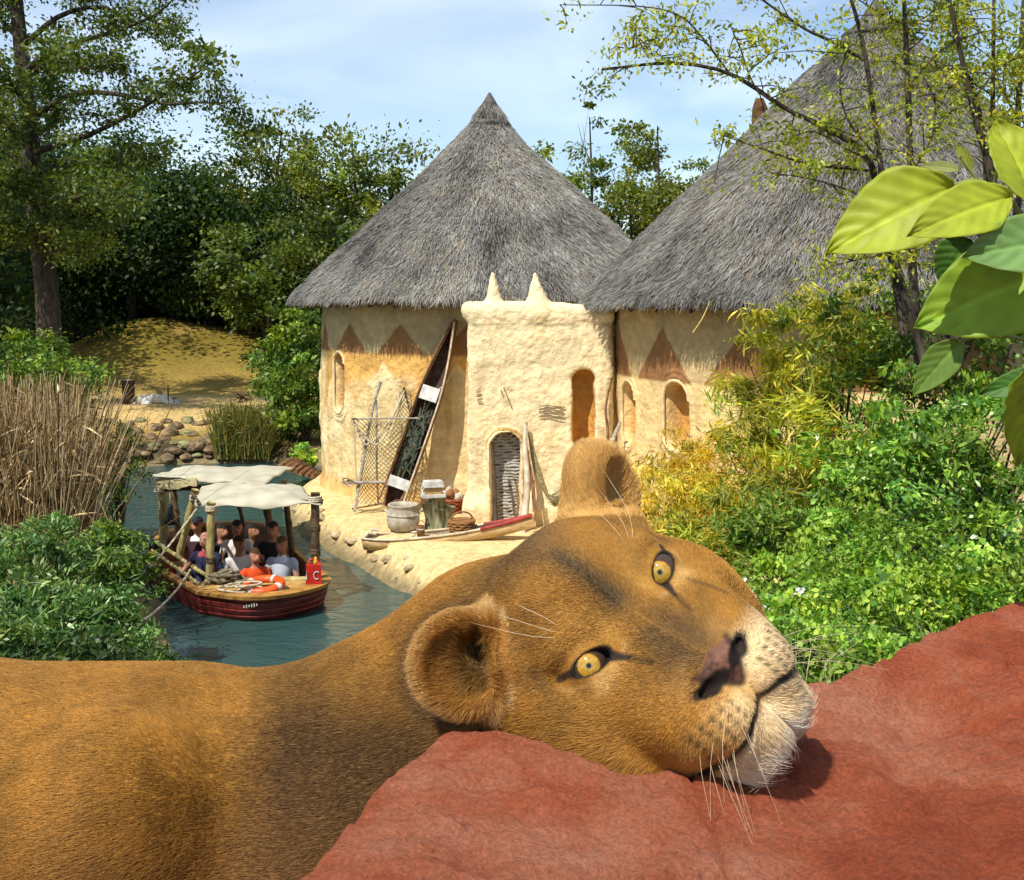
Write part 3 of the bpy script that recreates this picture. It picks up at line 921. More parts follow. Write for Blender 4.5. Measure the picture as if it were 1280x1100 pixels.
rod('ground_bar', [P(440, 636, yk - .3), P(480, 629, yk - .1), P(508, 623, yk)], .02, M_WOOD_BROWN, rk)
for (x, y) in ((432, 602), (437, 604), (443, 527)):
    c = P(x, y, yk - .3)
    under(MB().tube([c + Vector((.07 * math.cos(a), .03, .07 * math.sin(a))) for a in np.linspace(0, 9, 22)], .014, 5).build('lashing', M_ROPE, None, True), rk)
def net(par, quad, nu, nv, sag, r=.0085, mat=None):
    "knotted mesh between four corners, sagging"
    mb = MB()
    def pt(u, v):
        a = quad[0].lerp(quad[1], u); b = quad[3].lerp(quad[2], u)
        p = a.lerp(b, v)
        return p + Vector((.05 * math.sin(9 * u + 4 * v), .06 * math.sin(7 * u + 3 * v), -sag * 4 * u * (1 - u) * (.4 + .6 * v)))
    for i in range(nu):
        for (a, b) in ((0, 1), (1, 0)):
            pass
    for i in range(-nv, nu + 1, 1):
        for sgn in (1, -1):
            line = []
            for k in range(17):
                v = k / 16
                u = (i + v * nv) / nu if sgn > 0 else (i + nv - v * nv) / nu
                if -0.001 <= u <= 1.001: line.append(pt(u, v))
            if len(line) > 2: mb.tube(line, r, 3, cap=False)
    o = mb.build('net', mat or M_NET)
    return under(o, par)
net(rk, [P(445, 524, yk), P(521, 524, yk + .15), P(512, 622, yk + .05), P(450, 628, yk - .2)], 15, 18, .10)
net(rk, [P(500, 482, yk + .5), P(512, 490, yk + .5), P(524, 560, yk + .3), P(484, 560, yk + .2)], 9, 12, .02)
for e, (x0, y0, x1, y1, x2, y2) in enumerate([(443, 527, 458, 556, 506, 488), (446, 535, 470, 556, 500, 490), (470, 545, 492, 600, 512, 530)]):
    rod('draped_rope', [P(x0, y0, yk - .1), P(x1, y1, yk - .1), P((x1 + x2) / 2 + 4, (y1 + y2) / 2 + 6, yk + .1), P(x2, y2, yk + .4)], .020 if e < 2 else .012, M_ROPE, rk, 16)

# pots, stump, baskets
cp = GD(504, 664)
pot = empty('cauldron', cp, 0, 'big round grey cauldron standing open on the sand', 'cauldron')
MB().lathe([(.20, .0), (.285, .06), (.315, .20), (.305, .34), (.265, .42), (.275, .46), (.295, .49), (.285, .505), (.25, .49), (.24, .40), (.26, .2), (.2, .06), (.02, .05)], (0, 0, 0), 32).build('body', M_CLAY, pot, True)
MB().lathe([(.316, .30), (.328, .315), (.316, .33)], (0, 0, 0), 32).build('raised_band', M_CLAY, pot, True)
for s in (-1, 1):
    MB().tube([(s * .30, -.04, .36), (s * .36, -.04, .40), (s * .37, .0, .36), (s * .36, .04, .40), (s * .30, .04, .36)], .016, 6).build('handle', M_CLAY, pot, True)
bp_ = GD(526, 671)
bk = empty('bucket', bp_, .3, 'small wooden bucket with a hoop in front of the stump', 'bucket')
MB().lathe([(.070, 0), (.085, .20), (.075, .20), (.062, .02)], (0, 0, 0), 18).build('body', M_WOOD_BROWN, bk, True)
MB().lathe([(.081, .12), (.086, .13), (.083, .15)], (0, 0, 0), 18).build('hoop', M_WOOD_GREY, bk, True)
MB().tube([(.083 * math.cos(a), 0, .19 + .10 * math.sin(a)) for a in np.linspace(0, math.pi, 9)], .006, 5).build('handle', M_WOOD_DARK, bk, True)
sp = GD(545, 660)
stump = empty('stump', sp, 0, 'split grey-green tree stump carrying a white box', 'stump')
M_STUMP = mat_noise('stump_bark', (.08, .085, .04), (.30, .29, .17), 5, .95, bump=.8, bscale=14, stretch=(3, 3, .6))
for (x, y, r_, h, lean) in ((0, 0, .17, .60, .02), (.15, .03, .12, .42, .12), (-.10, -.06, .10, .50, -.06), (.05, -.12, .09, .38, .03)):
    MB().tube([(x, y, -.03), (x + lean * .3, y, h * .4), (x + lean, y, h)], [r_ * 1.15, r_ * .95, r_], 9, wob=.12).build('log', M_STUMP, stump, True)
bx = empty('white_box', sp + Vector((-.06, .0, .60)), .25, 'white slab-topped box balanced on the stump', 'box')
MB().box((0, 0, .03), (.44, .30, .06)).build('base', M_WHITE, bx)
MB().box((0, 0, .13), (.30, .22, .14)).build('body', mat_plain('ochre_wood', (.40, .26, .10)), bx)
mb = MB().box((0, 0, .255), (.40, .30, .11), taper=.86); mb.build('lid', M_WHITE, bx)
MB().tube([(-.2, -.1, .02), (-.24, -.1, .2), (-.16, -.1, .26)], .02, 6).build('strap', M_WHITE, bx, True)

def basket(loc, r, h, label, mat, rz=0, handle=True, squash=1.0):
    b = empty('basket', loc, rz, label, 'basket')
    n = 20
    mb = MB()
    for k in range(7):                                                   # woven courses
        z = h * k / 6; rr = r * (.72 + .28 * (k / 6) ** .7)
        mb.tube([(rr * (1 + .03 * (-1) ** i) * math.cos(2 * math.pi * i / n), squash * rr * (1 + .03 * (-1) ** i) * math.sin(2 * math.pi * i / n), z + .012 * (-1) ** (i + k)) for i in range(n + 1)], h / 11, 6)
    mb.build('weave', mat, b, True)
    MB().lathe([(.01, .01), (r * .72, .01), (r * .74, .03)], (0, 0, 0), 18).build('bottom', mat, b)
    MB().lathe([(r * .97, 0), (r * 1.05, .02), (r * .97, .04), (r * .9, .02)], (0, 0, h), 20).build('rim', mat, b, True)
    if handle:
        MB().tube([(r * .95 * math.cos(a), 0, h + r * .75 * math.sin(a)) for a in np.linspace(0, math.pi, 12)], .018, 6).build('handle', mat, b, True)
    return b
basket(GD(577, 672), .24, .30, 'round wicker basket with a hoop handle on the sand', M_BASKET, .4)
rb = basket(Vector((-1.26, 23.3, .52)), .34, .26, 'wide reddish basket heaped with gourds behind the leaning canoe', mat_noise('red_wicker', (.13, .03, .015), (.30, .09, .04), 26, .85), .1, False)
for k in range(7):
    a = k * .9
    c = (.17 * math.cos(a), .17 * math.sin(a), .30 + .05 * (k % 3))
    MB().lathe([(.01, -.09), (.07, -.06), (.09, 0), (.06, .06), (.02, .10)], c, 10).build('gourd', M_BASKET if k % 2 else M_CLAY, rb, True)

# punt lying on the sand
pa, pb = GD(457, 697), GD(670, 676)
pa.z += .02; pb.z += .10
punt = empty('punt', pa, 0, 'flat weathered punt lying on the sand with red paint at its bow', 'punt')
ang = math.atan2(pb.y - pa.y, pb.x - pa.x)
punt.rotation_euler = (0, -math.asin((pb.z - pa.z) / (pb - pa).length), ang)
PL = (pb - pa).length
M_PUNT = mat_noise('punt_plank', (.33, .21, .08), (.58, .42, .21), 4, .85, bump=.4, bscale=14, stretch=(.5, 5, 5))
hl = dugout('hull', PL, .62, .24, M_PUNT, M_WOOD_GREY, .55, .13, .45); hl.parent = punt
for s in (-1, 1):
    pts = [(PL * t_, s * .31 * (.45 + .55 * min(t_ / .16, 1) ** .7) * (1 - max(0, (t_ - .45) / .55) ** 1.6 * .96), .245 + .13 * (abs(t_ - .45) / .55) ** 2.2) for t_ in np.linspace(.0, .72, 15)]
    MB().tube(pts, .022, 6).build('gunwale', M_WOOD_PALE, punt, True)
    pts = [(PL * t_, s * .31 * (1 - max(0, (t_ - .45) / .55) ** 1.6 * .96), .248 + .13 * (abs(t_ - .45) / .55) ** 2.2) for t_ in np.linspace(.70, .99, 9)]
    MB().tube(pts, .034, 6).build('red_bow_rail', M_RED, punt, True)
MB().box((.95, 0, .19), (.05, .52, .10)).build('thwart', M_WOOD_GREY, punt)
MB().box((2.0, 0, .22), (.16, .46, .04)).build('thwart', M_WOOD_GREY, punt)
for s in (-1, 1):
    MB().tube([(.02, s * .10, .32), (.16, s * .14, .42), (.30, s * .16, .38)], [.03, .028, .02], 7).build('stern_horn', M_WOOD_PALE, punt, True)

# sticks and net leaning at the door
def stick(label, pts, rad, mat):
    o = MB().tube(spline(pts, 14), list(np.linspace(rad, rad * .55, 14)), 8, wob=.10).build('pole', mat, None, True)
    return setp(o, label, 'pole')
stick('dark straight pole standing before the reed door', [P(620, 664, 21.3), P(618, 610, 21.55), P(615, 552, 21.8)], .05, M_WOOD_DARK)
stick('bleached driftwood pole leaning beside the reed door', [P(652, 668, 21.3), P(659, 610, 21.6), P(656, 560, 21.8), P(657, 528, 22.0)], .075, M_WOOD_PALE)
stick('brown forked stick curving up from the punt', [P(668, 640, 21.5), P(666, 612, 21.6), P(664, 590, 21.75), P(659, 570, 21.9)], .035, M_WOOD_BROWN)
stick('dark bent root lying at the foot of the pole', [P(624, 664, 21.25), P(640, 655, 21.3), P(648, 630, 21.5), P(644, 600, 21.7)], .035, M_WOOD_BROWN)
stick('thin reddish stick bowed against the driftwood', [P(664, 660, 21.3), P(669, 640, 21.4), P(667, 600, 21.6)], .028, M_WOOD_BROWN)
stick('crooked brown stick leaning at the corner of the gatehouse', [P(757, 572, 21.8), P(760, 540, 21.9), P(757, 510, 22.0), P(765, 472, 22.1)], .035, M_WOOD_BROWN)
stick('grey pole leaning past the gatehouse corner', [P(757, 575, 21.0), P(768, 545, 21.3), P(775, 528, 21.5)], .05, M_WOOD_GREY)
hn = empty('hung_net', P(690, 600, 22.0), 0, 'pale brown net hung in a loop on the gatehouse wall', 'net')
for k in range(9):
    a, b_ = P(660 + .6 * k, 540 + 2 * k, 22.06), P(700 + 1.5 * k, 622 + 1.5 * k, 21.98)
    under(MB().tube(spline([a, P(667 + 1.6 * k, 585 + 2.4 * k, 22.0), P(683 + 1.5 * k, 615 + 2.6 * k, 21.95), b_], 18), .010, 5).build('strand', M_NET, None, True), hn)
net(hn, [P(700, 610, 22.0), P(712, 610, 22.0), P(708, 628, 21.95), P(684, 622, 21.95)], 8, 8, .05, .008)
# broken landing planks at the water beside the hut
ld = empty('landing_stage', (-5.2, 29.3, .35), 0, 'dark brown broken landing stage between the bush and the hut', 'landing stage')
for k in range(7):
    a = P(348 + 7 * k, 584 + 2.0 * k, 29.2); b_ = P(372 + 5 * k, 574 + 3.2 * k, 30.2)
    under(MB().tube([a, a.lerp(b_, .5) + Vector((0, 0, .05)), b_], [.06, .07, .06], 6, wob=.2).build('beam', M_WOOD_BROWN, None), ld)
# ================================================================== tour boat with its passengers
M_HULL = mat_noise('hull_paint', (.075, .012, .010), (.24, .034, .026), 3, .45, bump=.25, bscale=12, stretch=(1, 1, 3))
M_HULL_RED = mat_noise('hull_red', (.22, .012, .018), (.36, .03, .03), 4, .4)
M_DECK = mat_noise('deck_wood', (.30, .16, .035), (.56, .36, .12), 5, .55, bump=.3, bscale=30)
M_RAILW = mat_noise('rail_wood', (.24, .10, .02), (.46, .25, .06), 5, .5, bump=.2)
M_BAMBOO = mat_noise('bamboo_pole', (.22, .18, .06), (.48, .40, .17), 8, .55, stretch=(1, 1, .4))
M_BAMBOO_DK = mat_noise('bamboo_dark', (.035, .022, .012), (.13, .085, .04), 8, .6)
M_CANVAS = mat_noise('canvas', (.35, .325, .235), (.46, .43, .325), 2.5, .9, bump=.35, bscale=5, bdist=.06)
M_CANVAS_TAN = mat_noise('canvas_tan', (.30, .25, .12), (.50, .43, .25), 3, .9, bump=.4, bscale=8)
M_BLACK = mat_plain('black_rubber', (.018, .017, .018), .35)
M_ORANGE = mat_plain('ring_orange', (.62, .085, .012), .45)
M_CANRED = mat_plain('canister_red', (.40, .018, .012), .35)
M_YEL = mat_plain('cap_yellow', (.60, .36, .04), .4)

BS = 1.094                                                               # the boat lies this much further out than first paced off
def PB(px, py, Y): return P(px, py, Y * BS)
def zlow(z): return CAM_H - (CAM_H - z) * BS
OUT = [(-4.48, 16.0), (-5.2, 17.0), (-5.84, 18.0), (-6.2, 19.3), (-6.3, 20.5), (-5.9, 21.2), (-5.2, 21.4), (-4.6, 21.0), (-4.0, 19.6), (-3.3, 18.0), (-2.73, 16.6), (-3.12, 15.80), (-3.72, 15.62)]
OUT = [(x * BS, y * BS) for x, y in OUT]
BC = Vector((-4.6 * BS, 18.4 * BS, 0))
boat = empty('tour_boat', BC, 0, 'red wooden tour boat with bamboo posts and cream canvas awnings', 'boat')
def shrink(k, n=72):
    pts = spline([Vector((x, y, 0)) for x, y in OUT] + [Vector((*OUT[0], 0))], n + 1)[:-1]
    # keep the two bow corners crisp
    return [BC + (p - BC) * k for p in pts]
def ring(k, z, sheer=True):
    out = []
    for p in shrink(k):
        t = (p - BC).dot(Vector((.45, -.89, 0))) / 3
        zz = z + (.06 * t * abs(t) if sheer else 0)
        out.append(Vector((p.x, p.y, zz)))
    return out
def band(name, rings, mat, par=None, close_top=False):
    n = len(rings[0]); vs, fs = [], []
    for r in rings: vs += [tuple(v) for v in r]
    for i in range(len(rings) - 1):
        for k in range(n):
            k2 = (k + 1) % n
            fs.append((i * n + k, i * n + k2, (i + 1) * n + k2, (i + 1) * n + k))
    if close_top: fs.append(tuple(range((len(rings) - 1) * n, len(rings) * n)))
    return under(mesh_obj(name, vs, fs, mat), par or boat)
lv = [(.335, 1.0), (.235, .99), (.135, .978), (.035, .962), (-.07, .94), (-.5, .84)]
for i in range(5):
    (za, ka), (zb, kb) = lv[i], lv[i + 1]
    band('strake', [ring(ka + .010, za), ring(ka + .012, za - .02), ring(kb + .014, zb + .012), ring(kb - .01, zb + .010)], M_HULL if i < 4 else M_HULL_RED)
# the hull displaces the water: open the water sheet inside it
from mathutils.geometry import tessellate_polygon
hole = [Vector((p.x, p.y, 0)) for p in shrink(.95)]
outer = [Vector((-34, 2.5, 0)), Vector((5, 2.5, 0)), Vector((5, 37, 0)), Vector((-34, 37, 0))]
tris = tessellate_polygon([outer, hole])
wo = bpy.data.objects['water']
wm_ = bpy.data.meshes.new('water')
wm_.from_pydata([tuple(v) for v in outer + hole], [], [tuple(t) for t in tris])
wm_.materials.append(wo.data.materials[0])
bmw = bmesh.new(); bmw.from_mesh(wm_); bmesh.ops.recalc_face_normals(bmw, faces=bmw.faces)
if sum(f.normal.z for f in bmw.faces) < 0: bmesh.ops.reverse_faces(bmw, faces=bmw.faces)
bmw.to_mesh(wm_); bmw.free()
wo.data = wm_
band('inner_lining', [ring(.955, .325), ring(.93, .0), ring(.90, -.42)], M_WOOD_BROWN, None, True)
band('rail', [ring(1.025, .305), ring(1.03, .36), ring(.945, .37), ring(.94, .315), ring(1.02, .302)], M_RAILW)
def clip(poly, nrm, d):
    out = []
    for i in range(len(poly)):
        a, b = poly[i], poly[(i + 1) % len(poly)]
        da, db = a.dot(nrm) - d, b.dot(nrm) - d
        if da >= 0: out.append(a)
        if (da >= 0) != (db >= 0): out.append(a.lerp(b, da / (da - db)))
    return out
fw = Vector((.25, -.97, 0)).normalized()                                  # foredeck planks, laid across the bow
poly = [Vector((p.x, p.y, 0)) for p in shrink(.985, 96)]
dmax = max(p.dot(fw) for p in poly)
for k in range(7):
    d1, d0 = dmax - .155 * k - .004, dmax - .155 * (k + 1) + .004
    q = clip(clip(poly, fw, d0), -fw, -d1)
    if len(q) < 3: continue
    n = len(q)
    zt = .367 + random.uniform(-.003, .003)
    vs = [(p.x, p.y, zt) for p in q] + [(p.x, p.y, zt - .035) for p in q]
    fs = [tuple(range(n)), tuple(range(2 * n - 1, n - 1, -1))] + [(i, n + i, n + (i + 1) % n, (i + 1) % n) for i in range(n)]
    under(mesh_obj('deck_plank', vs, fs, M_DECK), boat)
# posts
def bamboo(a, b, r, mat, par, name='post'):
    a, b = Vector(a), Vector(b); n = 15
    pts = [a.lerp(b, i / (n - 1)) + Vector((random.uniform(-.006, .006), random.uniform(-.006, .006), 0)) for i in range(n)]
    rad = [r * (1.16 if i % 4 == 2 else 1.0) for i in range(n)]
    p = under(MB().tube(pts, rad, 10).build(name, mat, None, True), par)
    return p
def lash(c, r, par, mat=None, n=3):
    pts = [Vector(c) + Vector((r * math.cos(a), r * math.sin(a), .03 * (a / 6.28 - n / 2))) for a in np.linspace(0, 6.28 * n, 10 * n)]
    under(MB().tube(pts, .018, 5).build('lashing', mat or M_ROPE, None, True), par)
PN = [((-4.56, 16.9, .72), PB(264, 628, 16.9), .062, M_BAMBOO), ((-2.92, 16.62, .72), PB(394, 616, 16.6), .068, M_BAMBOO_DK),
      ((-3.62, 18.5, .70), PB(354, 600, 18.4), .055, M_BAMBOO_DK), ((-4.35, 20.3, .68), PB(326, 600, 20.3), .075, M_BAMBOO_DK),
      ((-6.12, 19.7, .68), PB(203, 604, 19.6), .085, M_BAMBOO), ((-5.48, 18.4, .70), PB(244, 612, 18.3), .062, M_BAMBOO),
      ((-5.0, 20.9, .68), PB(291, 600, 20.9), .04, M_BAMBOO_DK), ((-6.05, 20.3, .68), PB(216, 604, 20.4), .06, M_BAMBOO_DK)]
for a, b, r, m in PN: bamboo((a[0] * BS, a[1] * BS, zlow(a[2])), b, r, m, boat)
for (x, y, Y, r) in ((394, 624, 16.6, .10), (354, 626, 18.4, .085), (264, 636, 16.9, .085), (200, 612, 19.6, .11), (244, 622, 18.3, .09), (394, 690, 16.62, .075), (264, 700, 16.9, .07), (394, 660, 16.62, .075)):
    lash(PB(x, y, Y), r, boat, M_BAMBOO_DK if y > 650 else M_ROPE)
# beams below the awnings
for a, b, r in ((PB(240, 622, 17.6), PB(402, 628, 16.6), .035), (PB(194, 612, 19.6), PB(300, 606, 19.2), .05), (PB(402, 626, 16.6), PB(352, 612, 18.5), .03), (PB(248, 628, 16.9), PB(240, 616, 18.4), .03)):
    bamboo(a, b, r, M_BAMBOO_DK, boat, 'awning_beam')
def awning(name, c4, bulge, par, drop, seed, mat):
    n, m = 30, 24
    vs = []
    for i in range(n):
        for j in range(m):
            u, v = i / (n - 1), j / (m - 1)
            p = (c4[0].lerp(c4[1], u)).lerp(c4[3].lerp(c4[2], u), v)
            e = min(u, 1 - u, v, 1 - v)
            z = bulge * (1 - (2 * u - 1) ** 4) * (1 - (2 * v - 1) ** 2) ** .8
            z += .018 * math.sin(9 * u + 5 * v + seed) + .014 * math.sin(17 * v - 6 * u + seed) + .008 * math.sin(31 * u + 11 * v)
            if j == 0: z -= drop * (.5 + .5 * math.sin(11 * u + seed)) 
            vs.append(p + Vector((0, 0, z)))
    a = np.array([i * m + j for i in range(n - 1) for j in range(m - 1)])
    o = mesh_obj(name, [tuple(v) for v in vs], np.stack([a, a + m, a + m + 1, a + 1], -1), mat, None, True)
    sm = o.modifiers.new('cloth', 'SOLIDIFY'); sm.thickness = .014
    return under(o, par)
awning('awning', [PB(243, 630, 16.95), PB(402, 630, 16.45), PB(372, 606, 18.7), PB(252, 606, 18.6)], .12, boat, .07, 1.0, M_CANVAS)
awning('awning', [PB(190, 594, 19.5), PB(330, 604, 18.9), PB(368, 584, 21.2), PB(228, 583, 21.8)], .06, boat, .06, 2.3, M_CANVAS)
awning('valance', [PB(195, 612, 19.55), PB(246, 608, 19.2), PB(246, 598, 19.25), PB(195, 597, 19.55)], .02, boat, .02, .6, M_CANVAS_TAN)
# side rails of bamboo, crossbar before the deck
for a, b, r in ((PB(192, 676, 19.0), PB(262, 722, 16.95), .035), (PB(256, 728, 16.6), PB(406, 724, 16.75), .055), (PB(190, 688, 18.4), PB(250, 731, 16.4), .03)):
    bamboo(a, b, r, M_BAMBOO, boat, 'hand_rail')
for (x, y, Y, r, m) in ((191, 684, 18.8, .115, M_BLACK), (216, 675, 19.0, .12, M_WOOD_BROWN), (206, 683, 18.7, .07, M_BLACK)):
    c = PB(x, y, Y)
    under(MB().lathe([(.012, -r), (.5 * r, -.87 * r), (.87 * r, -.5 * r), (r, 0), (.87 * r, .5 * r), (.5 * r, .87 * r), (.15 * r, r), (.15 * r, 1.25 * r)], c, 18).build('fender', m, None, True), boat)
lp = PB(213, 645, 19.5)
under(MB().lathe([(.02, .22), (.05, .18), (.07, .05), (.12, -.10), (.11, -.16), (.03, -.16)], lp, 14).build('hanging_bell', M_BLACK, None, True), boat)
under(MB().tube([lp + Vector((0, 0, .2)), PB(212, 612, 19.5)], .012, 5).build('bell_cord', M_ROPE, None), boat)
for (x0, y0, x1, y1) in ((-5.7, 18.6, -3.7, 19.3), (-5.35, 17.6, -3.35, 18.3), (-6.0, 19.6, -4.3, 20.2)):
    a, b = Vector((x0 * BS, y0 * BS, -.16)), Vector((x1 * BS, y1 * BS, -.16)); d = (b - a)
    under(MB().box((a + b) / 2, (d.length, .36, .05), Matrix.Rotation(math.atan2(d.y, d.x), 3, 'Z')).build('bench', M_RAILW, None), boat)
# white lettering-like registration dabs on the bow
for k in range(6):
    c = PB(305 + 3.2 * k, 758.5 - .5 * k, 15.55)
    under(MB().box(c, (.016, .012, random.choice((.03, .05, .045)))).build('registration_mark', M_WHITE, None), boat)

# loose gear on the foredeck
def coil(name, label, c, r, n, rope_r, mat, seed):
    rs = random.Random(seed)
    g = empty(name, c, 0, label, 'rope')
    pts = []
    for i in range(26 * n):
        a = i / 26 * 6.283
        k = 1 - .5 * rs.random() * (i % 26 == 0)
        rr = r * (.55 + .45 * math.sin(i * .13 + seed)) + rs.uniform(-.012, .012)
        pts.append((rr * 1.5 * math.cos(a) + .10 * math.sin(i * .05 + seed), rr * math.sin(a), rope_r + .035 * (i / 26) * .6 + .03 * math.sin(i * .21)))
    MB().tube(pts, rope_r, 7).build('loops', mat, g, True)
    MB().tube(spline([(r, 0, rope_r), (r * 1.5, -.12, rope_r), (r * 2.2, .02, rope_r), (r * 2.8, -.08, rope_r)], 16), rope_r, 7).build('tail', mat, g, True)
    return g
coil('rope_coil', 'pale rope piled in loose loops on the foredeck', G(305, 741, .385), .20, 6, .017, M_ROPE, 3)
coil('rope_coil', 'grey-brown heap of heavy rope beside the front bamboo post', G(280, 727, .385), .17, 7, .024, mat_noise('old_rope', (.09, .075, .05), (.26, .22, .14), 30, .95), 8)
lr = empty('life_ring', G(330, 737, .385), .3, 'orange life ring lying on the foredeck', 'life ring')
vs, fs = [], []
NR, NS = 36, 12
for i in range(NR):
    a = 2 * math.pi * i / NR
    for k in range(NS):
        b = 2 * math.pi * k / NS
        r_ = .265 + .075 * math.cos(b)
        vs.append((r_ * math.cos(a), r_ * math.sin(a), .075 + .062 * math.sin(b)))
fs = [(i * NS + k, ((i + 1) % NR) * NS + k, ((i + 1) % NR) * NS + (k + 1) % NS, i * NS + (k + 1) % NS) for i in range(NR) for k in range(NS)]
mesh_obj('ring', vs, fs, M_ORANGE, lr, True)
for q in range(4):
    a0 = math.pi / 4 + q * math.pi / 2
    pts = []
    mb = MB(); vv, ff = [], []
    for i in range(5):
        a = a0 - .13 + .26 * i / 4
        for k in range(NS):
            b = 2 * math.pi * k / NS
            r_ = .265 + .079 * math.cos(b)
            vv.append((r_ * math.cos(a), r_ * math.sin(a), .075 + .066 * math.sin(b)))
    ff = [(i * NS + k, (i + 1) * NS + k, (i + 1) * NS + (k + 1) % NS, i * NS + (k + 1) % NS) for i in range(4) for k in range(NS)]
    mesh_obj('white_band', vv, ff, M_WHITE, lr, True)
lr.rotation_euler = (R(6), R(-5), .3)
cn = empty('canister', G(392, 732, .385), .15, 'red canister with a pale emblem at the right bow post', 'canister')
MB().box((0, 0, .17), (.25, .17, .34), taper=.92).build('body', M_CANRED, cn)
MB().tube([(-.09, 0, .34), (-.06, 0, .42), (.05, 0, .42), (.08, 0, .34)], .018, 6).build('handle', M_CANRED, cn, True)
MB().lathe([(.034, 0), (.034, .04), (.02, .10), (.012, .12)], (.03, 0, .34), 12).build('cap', M_YEL, cn, True)
MB().tube([(.05 + .045 * math.cos(a), -.087, .18 + .06 * math.sin(a)) for a in np.linspace(.9, 5.4, 14)], .010, 5).build('emblem', M_WHITE, cn, True)
MB().tube([(-.11, -.084, .12), (-.105, -.086, .25)], .011, 5).build('emblem', M_WHITE, cn, True)
# mooring lines to the left bank
for lab, pts in (('upper mooring rope running from the boat post to the left bank', [PB(246, 636, 18.3), PB(210, 684, 17.6), PB(182, 714, 16.6), PB(150, 745, 14.8), PB(126, 768, 13.0)]),
                 ('lower mooring rope drooping from the boat rail to the bushes', [PB(238, 712, 16.9), PB(222, 736, 16.2), PB(190, 768, 14.9), PB(150, 793, 13.4), PB(112, 814, 12.0)])):
    o = MB().tube(spline(pts, 28), .020, 7).build('mooring_rope', M_ROPE, None, True)
    setp(o, lab, 'rope', 'mooring ropes of the tour boat')

